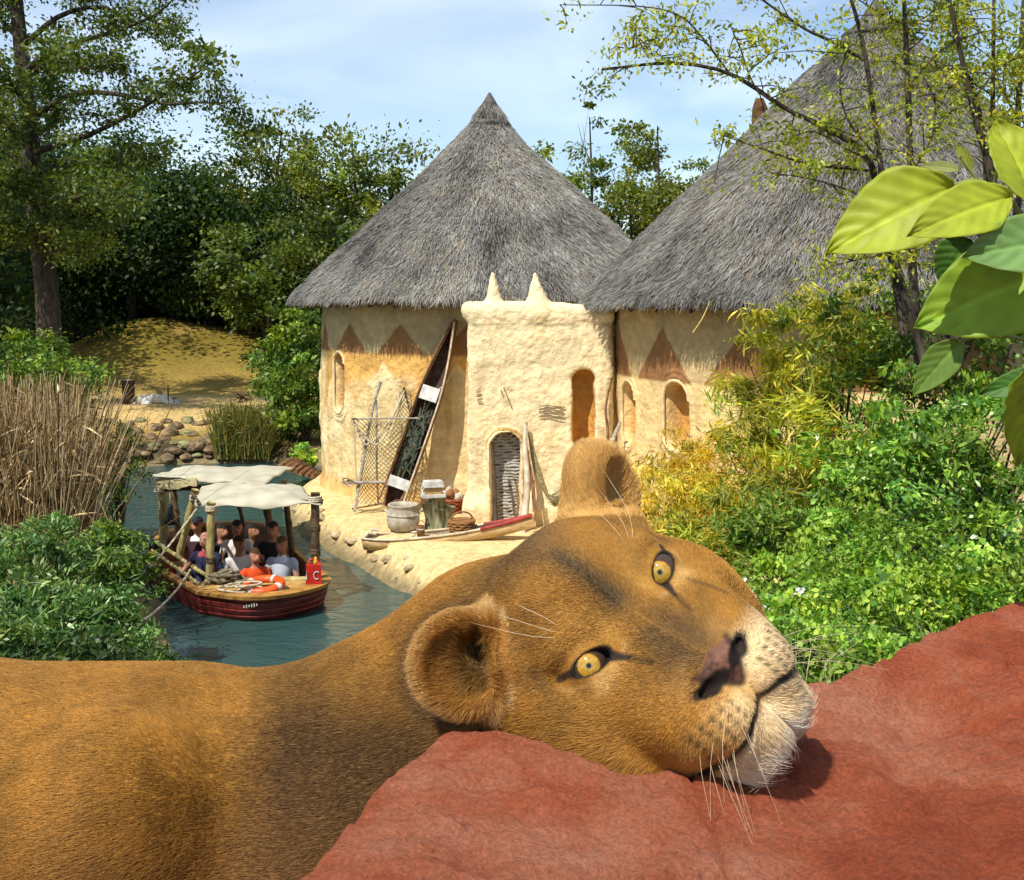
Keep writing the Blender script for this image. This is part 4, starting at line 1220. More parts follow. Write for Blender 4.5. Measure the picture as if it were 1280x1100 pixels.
# ------------------------------------------------------------------ passengers
M_PERSON = mat_attr('clothes_and_skin', rough=.8, spec=.2, vary=.12, vscale=25)
def person(px, py, Y, rz, label, shirt, hair, skin=(.42, .20, .12), trousers=(.03, .035, .06), arms=0, long_hair=False, collar=None, bald=False, sc=1.0, lean=0.0, cap=None):
    fd = Field(np.arange(-.42, .43, .021), np.arange(-.66, .30, .021), np.arange(-.50, .92, .021))
    hz = .70; lx = lean
    fd.ell((0, .01, .02), (.18, .14, .12), .04)
    fd.cap((0, .02, .06), (lx * .5, .02, .26), .145, .14, .05)
    fd.ell((lx * .8, .02, .38), (.185, .115, .14), .06)
    fd.cap((lx * .9, .015, .46), (lx, .0, .60), .055, .052, .05)
    fd.ell((lx, -.012, hz), (.078, .098, .116), .02)
    fd.ell((lx, -.045, hz - .06), (.055, .06, .055), .03)
    fd.ell((lx, -.112, hz - .012), (.014, .020, .024), .012)                     # nose
    for s in (-1, 1):
        fd.ell((lx + s * .079, .0, hz), (.014, .02, .03), .01)                    # ears
        fd.cap((lx * .8 + s * .17, .02, .45), (lx * .8 + s * .20, .02, .40), .06, .06, .04)
        sh = (lx * .8 + s * .205, .02, .42)
        if arms == 0: el, ha = (s * .27, -.06, .17), (s * .12, -.30, .10)
        elif arms == 1: el, ha = (s * .30, -.05, .18), (s * .30, -.32, .16)
        else: el, ha = ((s * .29, .0, .17), (s * .20, -.26, .12)) if s > 0 else ((-.33, -.08, .22), (-.36, -.36, .12))
        fd.cap(sh, el, .052, .043, .03); fd.cap(el, ha, .040, .030, .02)
        he = np.array(ha); dr = np.array(ha) - np.array(el); dr /= np.linalg.norm(dr)
        fd.ell(he + dr * .05, (.034, .045, .024), .015)
        for q in range(4): fd.cap(he + dr * .07 + np.array((.018 * (q - 1.5), 0, 0)), he + dr * (.125 - .008 * abs(q - 1.3)) + np.array((.022 * (q - 1.5), 0, -.015)), .011, .009, .004)
        fd.cap(he + dr * .03, he + dr * .075 + np.array((-s * .045, 0, .008)), .012, .010, .006)
        fd.cap((s * .10, -.03, .02), (s * .13, -.42, .03), .088, .066, .04)
        fd.cap((s * .13, -.42, .02), (s * .13, -.40, -.38), .062, .045, .03)
        fd.cap((s * .13, -.40, -.40), (s * .13, -.52, -.43), .045, .035, .03)
    if not bald:
        fd.ell((lx, .018, hz + .035), (.090, .100, .108), .012)
        if long_hair:
            fd.ell((lx, .05, hz - .06), (.088, .065, .14), .03)
        fd.ell((lx, -.105, hz - .028), (.050, .042, .06), .01, None, False)
    if cap is not None:
        fd.ell((lx, .0, hz + .075), (.093, .105, .06), .01); fd.ell((lx, -.12, hz + .055), (.06, .07, .010), .01)
    V, Q = fd.mesh(1)
    x, y, z = V.T
    c = np.tile(np.array(trousers, float), (len(V), 1))
    tor = (z > .07) & (y > -.22) | ((z > .13) & (y > -.16))
    c[tor] = shirt
    armz = (np.abs(x) > .15) & (z < .34) & (z > .05) & (y < -.05)
    c[armz] = skin
    c[(y < -.22) & (z > .075) & (z < .3)] = skin
    nk = (np.hypot(x - lx, y) < .075) & (z > .50)
    c[nk] = skin
    if collar is not None: c[(z > .44) & (z < .54) & (np.hypot(x - lx, y) < .115)] = collar
    hd = z > .565
    c[hd] = skin
    if not bald:
        hr = hd & ((z > hz + .062 + .4 * np.minimum(y + .06, 0)) | (y > .018)) & (z > hz - (.20 if long_hair else .075))
        c[hr] = hair
        if long_hair: c[(y > .02) & (z > .50) & (z <= .62)] = hair
    else:
        c[hd & (y > .06) & (z < hz + .02)] = (.30, .27, .24)
    if cap is not None: c[hd & (z > hz + .052)] = cap
    for s in (-1, 1):
        c[np.linalg.norm(V - np.array((lx + s * .032, -.10, hz + .012)), axis=1) < .017] = (.05, .03, .025)
    c[(np.abs(x - lx) < .026) & (np.abs(z - (hz - .062)) < .009) & (y < -.07)] = (.26, .08, .06)
    sc *= BS
    o = mesh_obj('person', V * sc, Q, M_PERSON, None, True, cols=np.clip(c, .01, .9))
    head = PB(px, py, Y)
    o.rotation_euler = (0, 0, rz)
    o.location = head - Matrix.Rotation(rz, 3, 'Z') @ Vector((lx * sc, 0, hz * sc))
    return setp(o, label, 'person', 'passengers seated in the tour boat')
DK = (.018, .015, .014); BR = (.05, .028, .014)
person(257, 674, 17.5, -.25, 'person in a navy shirt leaning an arm over the boat rail', (.018, .022, .055), DK, (.50, .26, .17), arms=2, bald=True, collar=(.30, .05, .07))
person(247, 656, 18.7, -.1, 'person with a dark cap and white scarf at the rear post', (.05, .02, .03), DK, arms=0, collar=(.7, .68, .64), cap=(.02, .02, .025))
person(277, 664, 19.2, .9, 'person with black hair turned away behind the white-shirted passengers', (.02, .02, .022), DK, arms=0, long_hair=True)
person(296, 660, 18.8, .2, 'person in a white top with short dark hair at mid boat', (.60, .58, .54), DK, arms=0)
person(299, 680, 17.9, .7, 'person in a white shirt with a dark waistcoat looking aside', (.62, .60, .56), BR, (.36, .17, .10), arms=0, lean=.05)
person(314, 664, 19.3, 1.4, 'person all in black seated next to the dark post', (.016, .016, .018), DK, arms=0, long_hair=True)
person(341, 662, 18.3, -.1, 'person with thick brown hair and a dark shirt at the right side', (.022, .018, .020), BR, (.44, .21, .13), arms=0)
person(352, 681, 17.4, -.15, 'person in a pale blue open-collared shirt near the life ring', (.40, .44, .50), (.09, .055, .025), (.34, .16, .10), arms=0, long_hair=True, collar=(.62, .66, .72))
person(319, 695, 17.0, .5, 'person in a bright orange-red shirt sitting low at the bow', (.62, .07, .015), BR, (.40, .18, .11), arms=0, sc=.9)
# ================================================================== far bank
def blob(name, c, r, seed, mat, sub=2, amp=.25, par=None):
    bm = bmesh.new()
    bmesh.ops.create_icosphere(bm, subdivisions=sub, radius=1.0)
    V = np.array([v.co[:] for v in bm.verts])
    d = 1 + amp * fbm(V * 1.1 + seed * 3.7, 3, seed % 17) + .35 * amp * fbm(V * 3.3 + seed, 2, seed % 13)
    for v, k in zip(bm.verts, d): v.co = Vector((v.co.x * r[0] * k, v.co.y * r[1] * k, max(v.co.z, -.45) * r[2] * k))
    me = bpy.data.meshes.new(name); bm.to_mesh(me); bm.free()
    me.materials.append(mat)
    o = bpy.data.objects.new(name, me); COL.objects.link(o); o.location = c
    o.rotation_euler = (0, 0, seed * 1.3)
    if par: o.parent = par
    return o
M_STONE = mat_noise('bank_stone', (.06, .042, .022), (.33, .23, .12), 2.5, .9, bump=.8, bscale=7, c3=(.17, .115, .06), bdist=.06)
M_STONE_G = mat_noise('bank_stone_green', (.07, .07, .03), (.28, .26, .12), 2.5, .9, bump=.6, bscale=9)
M_PALE_STONE = mat_noise('pale_stone', (.26, .20, .11), (.52, .42, .25), 3, .9, bump=.6, bscale=10)
rr_ = random.Random(4)
spots = []
for row, (y0, y1, n, s0, s1) in enumerate([(524, 534, 15, 7, 14), (536, 548, 15, 9, 17), (550, 562, 13, 9, 17), (562, 572, 15, 7, 14)]):
    for k in range(n):
        x = 118 + (318 - 118) * (k + rr_.uniform(.1, .9)) / n
        spots.append((x, rr_.uniform(y0, y1), rr_.uniform(s0, s1)))
adj = ['pale', 'dark', 'mossy', 'flat', 'rounded']
for k, (x, y, s) in enumerate(spots):
    c = GD(x, y + s * .35)
    w_ = .88 * s / F_PX * c.y
    fl = rr_.uniform(.35, .65)
    o = blob('rock', c + Vector((0, 0, w_ * fl * .25)), (w_, w_ * .8, w_ * fl), k + 1, M_STONE if rr_.random() < .7 else M_STONE_G)
    row = 'topmost, against the sand' if y < 535 else 'in the upper middle of the rubble' if y < 549 else 'in the lower middle of the rubble' if y < 562 else 'lowest, at the waterline'
    setp(o, 'weathered stone of the far rubble bank, ' + row, 'rock', 'stones along the far bank')
for k in range(34):
    t_ = rr_.random(); seg = [(-5.25, 28.0), (-5.1, 26.0), (-4.4, 24.0), (-3.5, 22.3), (-2.5, 20.5), (-1.6, 18.95), (-.9, 17.5)]
    f = t_ * 5.999; i_ = int(f); f -= i_
    x = seg[i_][0] + (seg[i_ + 1][0] - seg[i_][0]) * f + rr_.uniform(-.12, .16); y = seg[i_][1] + (seg[i_ + 1][1] - seg[i_][1]) * f
    w_ = rr_.uniform(.05, .17)
    o = blob('rock', Vector((x, y, gz1(x, y) + w_ * .1)), (w_, w_ * .8, w_ * .55), k + 90, M_PALE_STONE)
    setp(o, 'pale stone set in the sandy edge of the hut terrace, ' + ('near the hut corner' if y > 24.5 else 'opposite the boat' if y > 21.5 else 'below the punt'), 'rock', 'stones along the terrace edge')
# stump beside the resting animal
c = GD(160, 505)
st = empty('tree_stump', c, 0, 'dark upright tree stump beside the lying animal on the sand', 'stump')
MB().tube([(0, 0, -.1), (.01, 0, .4), (0, .02, .86)], [.23, .215, .22], 12, wob=.10).build('trunk', mat_noise('dark_bark', (.022, .012, .008), (.09, .05, .03), 6, .95, bump=.7, bscale=12, stretch=(3, 3, .6)), st)
MB().lathe([(.205, .86), (.20, .875), (.02, .88)], (0, .02, 0), 12).build('cut_face', M_WOOD_PALE, st)
# animal lying asleep on the sand
def lying_animal():
    fd = Field(np.arange(-1.0, 1.15, .028), np.arange(-.55, .55, .028), np.arange(-.05, .62, .028))
    fd.chain([(-.55, 0, .20), (-.1, .02, .22), (.30, 0, .20)], [.19, .21, .18], .06)
    fd.ell((-.62, -.05, .20), (.22, .20, .19), .06); fd.ell((.30, -.03, .24), (.18, .18, .19), .06)
    fd.chain([(.42, 0, .22), (.62, -.02, .18)], [.12, .10], .05)
    fd.ell((.72, -.05, .16), (.13, .11, .11), .04); fd.ell((.84, -.08, .12), (.08, .07, .06), .03)
    for s in (-1, 1): fd.ell((.68, -.04 + s * .09, .27), (.035, .02, .045), .02)
    fd.chain([(.35, -.15, .12), (.60, -.25, .07), (.95, -.22, .05)], [.08, .06, .05], .03)
    fd.chain([(.30, -.18, .12), (.50, -.34, .06), (.80, -.38, .05)], [.08, .06, .05], .03)
    fd.chain([(-.55, -.15, .14), (-.25, -.36, .09), (-.55, -.40, .06), (-.25, -.44, .05)], [.12, .08, .055, .05], .04)
    fd.chain([(-.78, .05, .15), (-.95, -.10, .06), (-.85, -.35, .04)], [.04, .03, .03], .03)
    V, Q = fd.mesh(1)
    n = fbm(V * 5, 3, 91)
    c = np.tile(np.array((.50, .45, .36)), (len(V), 1)) * (1 + .12 * n)[:, None]
    grey = smooth(.05, -.35, V[:, 0] + .2 * n)
    c = c * (1 - .6 * grey[:, None]) + np.array((.40, .42, .42)) * .6 * grey[:, None]
    c[(V[:, 0] > .60) & (V[:, 2] > .20)] = (.10, .08, .06)
    c[V[:, 0] > .885] *= .8
    o = mesh_obj('animal', V, Q, mat_attr('pale_coat', vary=.15, vscale=12), None, True, cols=c)
    p = GD(197, 505)
    o.location = p + Vector((0, 0, -.01)); o.rotation_euler = (0, 0, .12); o.scale = (.86, .86, .86)
    setp(o, 'pale grey animal lying asleep on the sand beside the stump', 'animal')
    fd = Field(np.arange(-.35, .36, .025), np.arange(-.4, .4, .025), np.arange(-.02, 1.0, .025))
    fd.ell((0, .05, .50), (.16, .24, .22), .05); fd.chain([(0, -.10, .60), (0, -.18, .78), (0, -.24, .84)], [.10, .07, .065], .04)
    fd.cap((0, -.26, .84), (0, -.36, .78), .04, .02, .02)
    for s in (-1, 1): fd.cap((s * .07, .05, .35), (s * .07, .03, .0), .035, .025, .03); fd.cap((s * .07, .05, .02), (s * .07, -.08, .01), .025, .02, .02)
    fd.cap((0, .26, .48), (0, .38, .40), .08, .03, .04)
    V, Q = fd.mesh(1)
    c = np.tile(np.array((.42, .47, .50)), (len(V), 1)); c[V[:, 2] < .30] = (.15, .12, .08); c[V[:, 1] < -.29] = (.5, .3, .1)
    o = mesh_obj('animal', V, Q, bpy.data.materials['pale_coat'], None, True, cols=c)
    o.location = GD(94, 486); o.rotation_euler = (0, 0, -.6)
    setp(o, 'pale blue-grey animal standing at the foot of the mound behind the reeds', 'animal')
lying_animal()
# twigs lying on the sand near the bush
tw = empty('twig_heap', GD(303, 502), 0, 'small heap of dry reddish twigs on the sand near the bush', 'twigs')
for k in range(14):
    a = random.uniform(0, 6.28); L_ = random.uniform(.4, 1.1)
    MB().tube([(-L_ / 2 * math.cos(a), -L_ / 2 * math.sin(a), .02), (random.uniform(-.1, .1), 0, random.uniform(.1, .3)), (L_ / 2 * math.cos(a), L_ / 2 * math.sin(a), random.uniform(.05, .4))], .018, 5).build('twig', M_WOOD_BROWN, tw)

# ================================================================== foliage
def leaf_mesh(name, C, D, N, L_, W_, T, mat, parent=None, fold=.0):
    "one pointed leaf per centre: C centres, D length direction, N facing"
    D = D / (np.linalg.norm(D, axis=1, keepdims=True) + 1e-9)
    N = N - D * np.sum(N * D, 1, keepdims=True)
    N = N / (np.linalg.norm(N, axis=1, keepdims=True) + 1e-9)
    S = np.cross(D, N)
    L_ = np.broadcast_to(L_, len(C))[:, None]; W_ = np.broadcast_to(W_, len(C))[:, None]
    a = C - D * L_ * .5; b = C + S * W_ * .5 - D * L_ * .05 + N * W_ * fold; c = C + D * L_ * .5 - N * L_ * .10; d = C - S * W_ * .5 - D * L_ * .05 + N * W_ * fold
    V = np.stack([a, b, c, d], 1).reshape(-1, 3)
    Fq = np.arange(len(C) * 4).reshape(-1, 4)
    me_o = mesh_obj(name, V, Fq, mat, parent, cols=np.repeat(T, 4, 0))
    return me_o

def ell_clumps(rng, c, r, n, shell=.55):
    d = rng.normal(size=(n, 3)); d /= np.linalg.norm(d, axis=1, keepdims=True)
    k = shell + (1 - shell) * rng.random((n, 1)) ** .7
    return np.asarray(c) + d * np.asarray(r) * k

def leaves_round(rng, cen, n_each, spread, L0, W0, droop=.3, sun_bias=.4, spray=.6):
    "leaves of one clump share a lean, a size and a tint"
    nc = len(cen); n = nc * n_each
    g = rng.normal(size=(n, 3))
    rep = lambda a: np.repeat(a, n_each, 0)
    sp = rep(np.broadcast_to(spread, (nc,)) * rng.uniform(.65, 1.45, nc))[:, None]
    C = rep(cen) + g * sp * np.array((1, 1, .62)) * .55
    cd = rng.normal(size=(nc, 3)); cn = rng.normal(size=(nc, 3))
    D = rng.normal(size=(n, 3)) * .8 + np.array((0, 0, -droop)) + .5 * g + spray * rep(cd)
    N = rng.normal(size=(n, 3)) * .8 + np.array((0, 0, 1.0)) * sun_bias * 2 + .7 * rep(cn)
    sz = rep(rng.uniform(.75, 1.3, nc))
    L_ = L0 * sz * rng.uniform(.6, 1.35, n); W_ = W0 * sz * rng.uniform(.6, 1.3, n)
    k = rng.uniform(.55, 1.35, (nc, 1)); y = rng.uniform(-.12, .16, (nc, 1))
    T = rep(np.concatenate([k * (1 + y), k, k * (1 - y)], 1))
    return C, D, N, L_, W_, T

MT = {
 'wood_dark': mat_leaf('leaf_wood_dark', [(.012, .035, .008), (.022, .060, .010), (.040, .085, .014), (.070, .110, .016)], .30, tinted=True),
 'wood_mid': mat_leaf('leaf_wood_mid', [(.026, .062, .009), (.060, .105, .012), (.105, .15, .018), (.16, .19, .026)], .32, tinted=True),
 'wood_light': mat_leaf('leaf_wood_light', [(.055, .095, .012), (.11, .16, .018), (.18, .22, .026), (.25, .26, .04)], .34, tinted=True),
 'bush': mat_leaf('leaf_bush', [(.030, .082, .010), (.075, .155, .016), (.145, .235, .026), (.25, .33, .05)], .30, tinted=True),
 'ivy': mat_leaf('leaf_ivy', [(.035, .11, .012), (.09, .21, .018), (.17, .32, .028), (.33, .45, .07)], .25, .35, .5, tinted=True),
 'bamboo': mat_leaf('leaf_bamboo', [(.11, .18, .014), (.27, .33, .026), (.45, .45, .04), (.70, .60, .09)], .38, tinted=True),
 'yellow': mat_leaf('leaf_yellow', [(.26, .24, .018), (.50, .42, .03), (.70, .55, .055), (.85, .68, .14)], .40, tinted=True),
 'low': mat_leaf('leaf_low', [(.055, .16, .014), (.14, .29, .022), (.25, .41, .036), (.42, .54, .10)], .30, tinted=True),
 'oleander': mat_leaf('leaf_oleander', [(.026, .085, .014), (.06, .15, .024), (.13, .24, .045), (.30, .40, .13)], .28, .4, .5, tinted=True),
 'spring': mat_leaf('leaf_spring', [(.12, .18, .014), (.24, .31, .026), (.38, .42, .04), (.52, .52, .09)], .45, tinted=True),
}
M_BARK = mat_noise('bark', (.018, .013, .009), (.085, .065, .045), 5, .95, bump=.7, bscale=14, stretch=(3, 3, .6))
M_BARK_L = mat_noise('bark_light', (.06, .052, .035), (.20, .17, .12), 5, .95, bump=.7, bscale=14, stretch=(3, 3, .6))
M_TWIG = mat_noise('twig_bark', (.025, .018, .012), (.10, .075, .045), 12, .9)

def tree(label, px, top_py, Y, rx, mat, seed, clumps=70, per=110, leaf=.26, crown_lo=.25, trunk_r=.22, bark=None, group=None, base_z=None, name='tree', open_=1.0, lean=0.0):
    "broadleaf tree: trunk, forking limbs and a crown of leaf clumps carried by them"
    rng = np.random.default_rng(seed)
    X = (px - 640) / F_PX * Y
    bz = gz1(X, Y) - .1 if base_z is None else base_z
    H = zpx(top_py, Y) - bz
    t = empty(name, (X, Y, bz), 0, label, 'tree', group)
    lo = H * crown_lo
    mb = MB()
    top = Vector((lean, 0, H * .86))
    tr = spline([(0, 0, 0), (lean * .2 + rng.normal(0, .1), rng.normal(0, .1), H * .3), (lean * .6 + rng.normal(0, .25), rng.normal(0, .2), H * .6), top], 12)
    mb.tube(tr, list(np.linspace(trunk_r, trunk_r * .15, 12)), 9)
    cen = []
    nl = max(7, clumps // 7)
    for k in range(nl):
        f = .30 + .62 * (k + rng.random() * .6) / nl
        f = max(f, crown_lo + .05)
        a = Vector(tr[min(int(f * 11), 11)])
        ang = k * 2.4 + rng.uniform(-.4, .4)
        h = (a.z - lo) / max(H - lo, .1)
        reach = rx * math.sin(math.pi * min(max(.16 + .80 * h, .08), .97)) ** .7 * rng.uniform(.7, 1.12)
        b = a + Vector((math.cos(ang) * reach, math.sin(ang) * reach, H * .10 * rng.uniform(.3, 1.6)))
        b.z = min(b.z, H * .97)
        br = spline([a, a.lerp(b, .5) + Vector((rng.normal(0, .15), rng.normal(0, .15), rng.uniform(-.1, .35))), b], 7)
        r0 = trunk_r * .42 * (1 - .5 * f)
        mb.tube(br, list(np.linspace(r0, r0 * .2, 7)), 6)
        for q in range(7):
            u = rng.uniform(.35, 1.0)
            c = a.lerp(b, u) + Vector((rng.normal(0, .22 * rx), rng.normal(0, .22 * rx), rng.normal(.05, .09 * H)))
            c.z = min(max(c.z, lo * .9), H)
            cen.append(tuple(c))
            if q < 4:
                e = br[min(6, int(u * 6))]
                mb.tube([e, (e + c) / 2 + Vector((0, 0, .1)), c], [r0 * .30, r0 * .2, r0 * .08], 4)
    cen = np.array(cen)
    cen = cen[rng.permutation(len(cen))[:clumps]]
    mb.build('trunk', bark or M_BARK, t, True)
    C, D, N, L_, W_, T_ = leaves_round(rng, cen, int(per * 1.35), rx * .25 * open_ * rng.uniform(.7, 1.3, len(cen)), leaf, leaf * .62)
    leaf_mesh('crown', C, D, N, L_, W_, T_, mat, t)
    return t

# ---- wood on the far bank (each tree its own)
WG = 'trees of the wood on the far bank'
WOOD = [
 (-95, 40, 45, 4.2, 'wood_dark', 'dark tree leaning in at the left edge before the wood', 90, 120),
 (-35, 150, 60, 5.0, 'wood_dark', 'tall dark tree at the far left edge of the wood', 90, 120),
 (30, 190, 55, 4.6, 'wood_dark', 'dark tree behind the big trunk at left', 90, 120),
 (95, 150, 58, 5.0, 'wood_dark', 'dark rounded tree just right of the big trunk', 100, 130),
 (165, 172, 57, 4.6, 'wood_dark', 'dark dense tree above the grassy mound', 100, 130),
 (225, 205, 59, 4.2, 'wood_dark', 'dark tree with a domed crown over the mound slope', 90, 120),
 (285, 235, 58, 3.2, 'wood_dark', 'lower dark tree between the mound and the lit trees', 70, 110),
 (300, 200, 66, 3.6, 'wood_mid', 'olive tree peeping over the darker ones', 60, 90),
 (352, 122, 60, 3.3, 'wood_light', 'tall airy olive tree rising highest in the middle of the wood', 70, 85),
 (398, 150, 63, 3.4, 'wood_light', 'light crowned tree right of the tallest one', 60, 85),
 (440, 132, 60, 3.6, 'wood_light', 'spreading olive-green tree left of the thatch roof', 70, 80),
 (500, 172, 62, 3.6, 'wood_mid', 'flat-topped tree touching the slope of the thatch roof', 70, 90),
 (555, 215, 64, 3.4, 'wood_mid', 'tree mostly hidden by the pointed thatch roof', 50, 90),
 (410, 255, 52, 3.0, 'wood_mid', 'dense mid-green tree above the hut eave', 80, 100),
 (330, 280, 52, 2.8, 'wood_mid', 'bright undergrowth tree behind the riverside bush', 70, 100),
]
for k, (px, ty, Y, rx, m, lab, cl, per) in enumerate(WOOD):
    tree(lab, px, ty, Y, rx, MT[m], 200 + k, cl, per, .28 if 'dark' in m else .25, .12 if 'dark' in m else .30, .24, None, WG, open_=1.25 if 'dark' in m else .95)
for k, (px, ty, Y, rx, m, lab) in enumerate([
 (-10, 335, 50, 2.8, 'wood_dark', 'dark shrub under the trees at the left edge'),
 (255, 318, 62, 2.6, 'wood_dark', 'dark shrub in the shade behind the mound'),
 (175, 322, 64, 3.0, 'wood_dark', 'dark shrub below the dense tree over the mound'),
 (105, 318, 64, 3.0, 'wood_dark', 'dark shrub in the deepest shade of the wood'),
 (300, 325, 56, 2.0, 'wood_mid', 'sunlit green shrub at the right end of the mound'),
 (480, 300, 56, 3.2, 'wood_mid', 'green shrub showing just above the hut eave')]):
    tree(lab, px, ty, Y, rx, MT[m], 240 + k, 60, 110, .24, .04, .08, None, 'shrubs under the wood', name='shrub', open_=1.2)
# trees between and behind the huts
BG = 'trees behind the huts'
for k, (px, ty, Y, rx, m, lab, cl, per, lo_) in enumerate([
 (737, 88, 48, 1.7, 'wood_mid', 'slim upright tree right of the pointed roof', 42, 55, .45),
 (822, 100, 46, 1.9, 'wood_light', 'slim tree with a bare stem before the large roof', 46, 60, .35),
 (690, 165, 52, 2.2, 'wood_light', 'small-leaved tree touching the right side of the pointed roof', 45, 80, .30),
 (785, 188, 47, 2.6, 'wood_light', 'bushy yellow-green tree between the two roofs', 90, 110, .10),
 (862, 178, 50, 2.6, 'wood_light', 'bushy green tree partly covered by the large roof', 80, 100, .10),
 (730, 215, 50, 2.6, 'wood_mid', 'dark leafy tree low between the two roofs', 70, 100, .10),
 (1285, 60, 40, 3.4, 'wood_light', 'tall tree at the right edge behind the large roof', 70, 80, .15),
 (1225, 40, 44, 3.0, 'wood_light', 'airy tree right of the large roof tip', 50, 70, .30)]):
    tree(lab, px, ty, Y, rx, MT[m], 260 + k, cl, per, .20, lo_, .16, M_BARK, BG, open_=.95)

# ---- big tree at the left, its long boughs reaching over the water
def big_tree():
    rng = np.random.default_rng(301)
    Y = 40
    base = P(68, 450, Y); base.z = gz1(base.x, base.y) - .1
    t = empty('tree', base, 0, 'big dark tree with a leaning trunk and long boughs at the left', 'tree')
    mb = MB()
    L = lambda q: Vector(q) - base
    trunk = spline([base, P(58, 360, Y), P(46, 260, Y), P(36, 150, Y), P(24, 40, Y), P(16, -60, Y), P(14, -150, Y)], 24)
    mb.tube([L(p) for p in trunk], list(np.linspace(.46, .14, 24)), 12, wob=.05)
    cen, spr = [], []
    boughs = [
        ([(36, 150), (90, 118), (150, 118), (205, 130), (262, 128), (300, 142)], 39, 1.0), ([(30, 100), (80, 60), (140, 40), (195, 18), (225, -10)], 40, 1.2),
        ([(40, 190), (95, 175), (150, 150), (215, 112), (265, 78)], 38.5, .9), ([(26, 60), (75, 20), (130, 10), (190, 42), (222, 40)], 41, .9),
        ([(34, 130), (5, 100), (-30, 90)], 39, 1.2), ([(26, 50), (-5, 20), (-40, 0)], 40, 1.3), ([(42, 215), (85, 205), (135, 205), (190, 200)], 39, 1.1),
        ([(46, 255), (20, 235), (-20, 230)], 39, 1.3), ([(20, 0), (60, -30), (110, -40)], 40, 1.3), ([(48, 290), (90, 270), (140, 268)], 40, 1.2), ([(44, 240), (10, 190), (-25, 170)], 41, 1.2),
        ([(30, 90), (60, 70), (100, 85), (150, 80)], 38, 1.0), ([(44, 230), (80, 250), (120, 240), (165, 248)], 38, 1.3), ([(50, 300), (20, 290), (-20, 300)], 39, 1.3), ([(40, 180), (0, 150), (-30, 130)], 38, 1.3), ([(52, 320), (85, 310), (115, 318)], 39, 1.2), ([(38, 170), (70, 150), (60, 110), (75, 95)], 41, 1.1)]
    for pts, Yb, w in boughs:
        n = 14
        sp = spline([P(x, y, Y + (Yb - Y) * i / (len(pts) - 1) * 3) for i, (x, y) in enumerate(pts)], n)
        mb.tube([L(p) for p in sp], list(np.linspace(.13, .018, n)), 6)
        for i in range(3, n):
            for q in range(2 if i < n - 3 else 3):
                c = sp[i] + Vector((rng.normal(0, .35), rng.normal(0, .5), rng.normal(.15, .28)))
                cen.append(tuple(L(c))); spr.append(.46 * w)
                mb.tube([L(sp[i]), (L(sp[i]) + L(c)) / 2 + Vector((0, 0, .06)), L(c)], [.022, .016, .006], 4)
    mb.build('trunk', M_BARK, t, True)
    cen = np.array(cen)
    C, D, N, L_, W_, T_ = leaves_round(rng, cen, 90, np.array(spr) * 1.15, .16, .095)
    leaf_mesh('crown', C, D, N, L_, W_, T_, MT['wood_mid'], t)
big_tree()

# ---- added dark fence filling the dark band under the trees
fe = empty('boarding', (-20, 67, gz1(-20, 67)), 0, 'added dark fence in the deep shade under the wood', 'boarding')
M_BOARDING = mat_noise('boarding_plank', (.012, .009, .007), (.045, .032, .022), 3, .95)
for k in range(9):
    x = -32 + 3.0 * k
    z = gz1(x, 67)
    for q in range(7):
        under(MB().box((x + .42 * q + .21, 67 + .02 * (q % 2), z + 1.0), (.40, .04, 2.1)).build('board', M_BOARDING), fe)
    under(MB().box((x, 66.9, z + 1.05), (.14, .14, 2.3)).build('post', M_BOARDING), fe)

# ---- generic shrub made of leaf clumps on stems
def shrub(label, px, py, Y, rx, rz, mat, seed, clumps, per, L0, W0, spread=.28, ry=None, droop=.4, group=None, name='shrub', stems=9, shell=.35, cat='shrub', bias=.4):
    rng = np.random.default_rng(seed)
    c = P(px, py, Y)
    b = Vector((c.x, c.y, gz1(c.x, c.y)))
    t = empty(name, b, 0, label, cat, group)
    clumps = int(clumps * .62); per = int(per * 1.55); spread = spread * rng.uniform(.62, .92)
    cen = ell_clumps(rng, (0, 0, c.z - b.z), (rx, ry or rx * .8, rz), clumps, shell)
    cen += rng.normal(0, .16 * rx, cen.shape) * np.array((1, 1, .6))
    mb = MB()
    for k in range(stems * 2):
        e = Vector(cen[k % len(cen)]) * rng.uniform(.86, .97)
        mb.tube(spline([(rng.normal(0, .15 * rx), rng.normal(0, .15 * rx), -.1), (e.x * .4, e.y * .4, e.z * .55), e], 8), list(np.linspace(.022, .006, 8)), 5)
    mb.build('stem', M_TWIG, t, True)
    C, D, N, L_, W_, T_ = leaves_round(rng, cen, per, spread, L0, W0, droop, bias)
    keep = C[:, 2] > -.1
    leaf_mesh('crown', C[keep], D[keep], N[keep], L_[keep], W_[keep], T_[keep], mat, t)
    return t
RS = 'shrubs on the right bank'
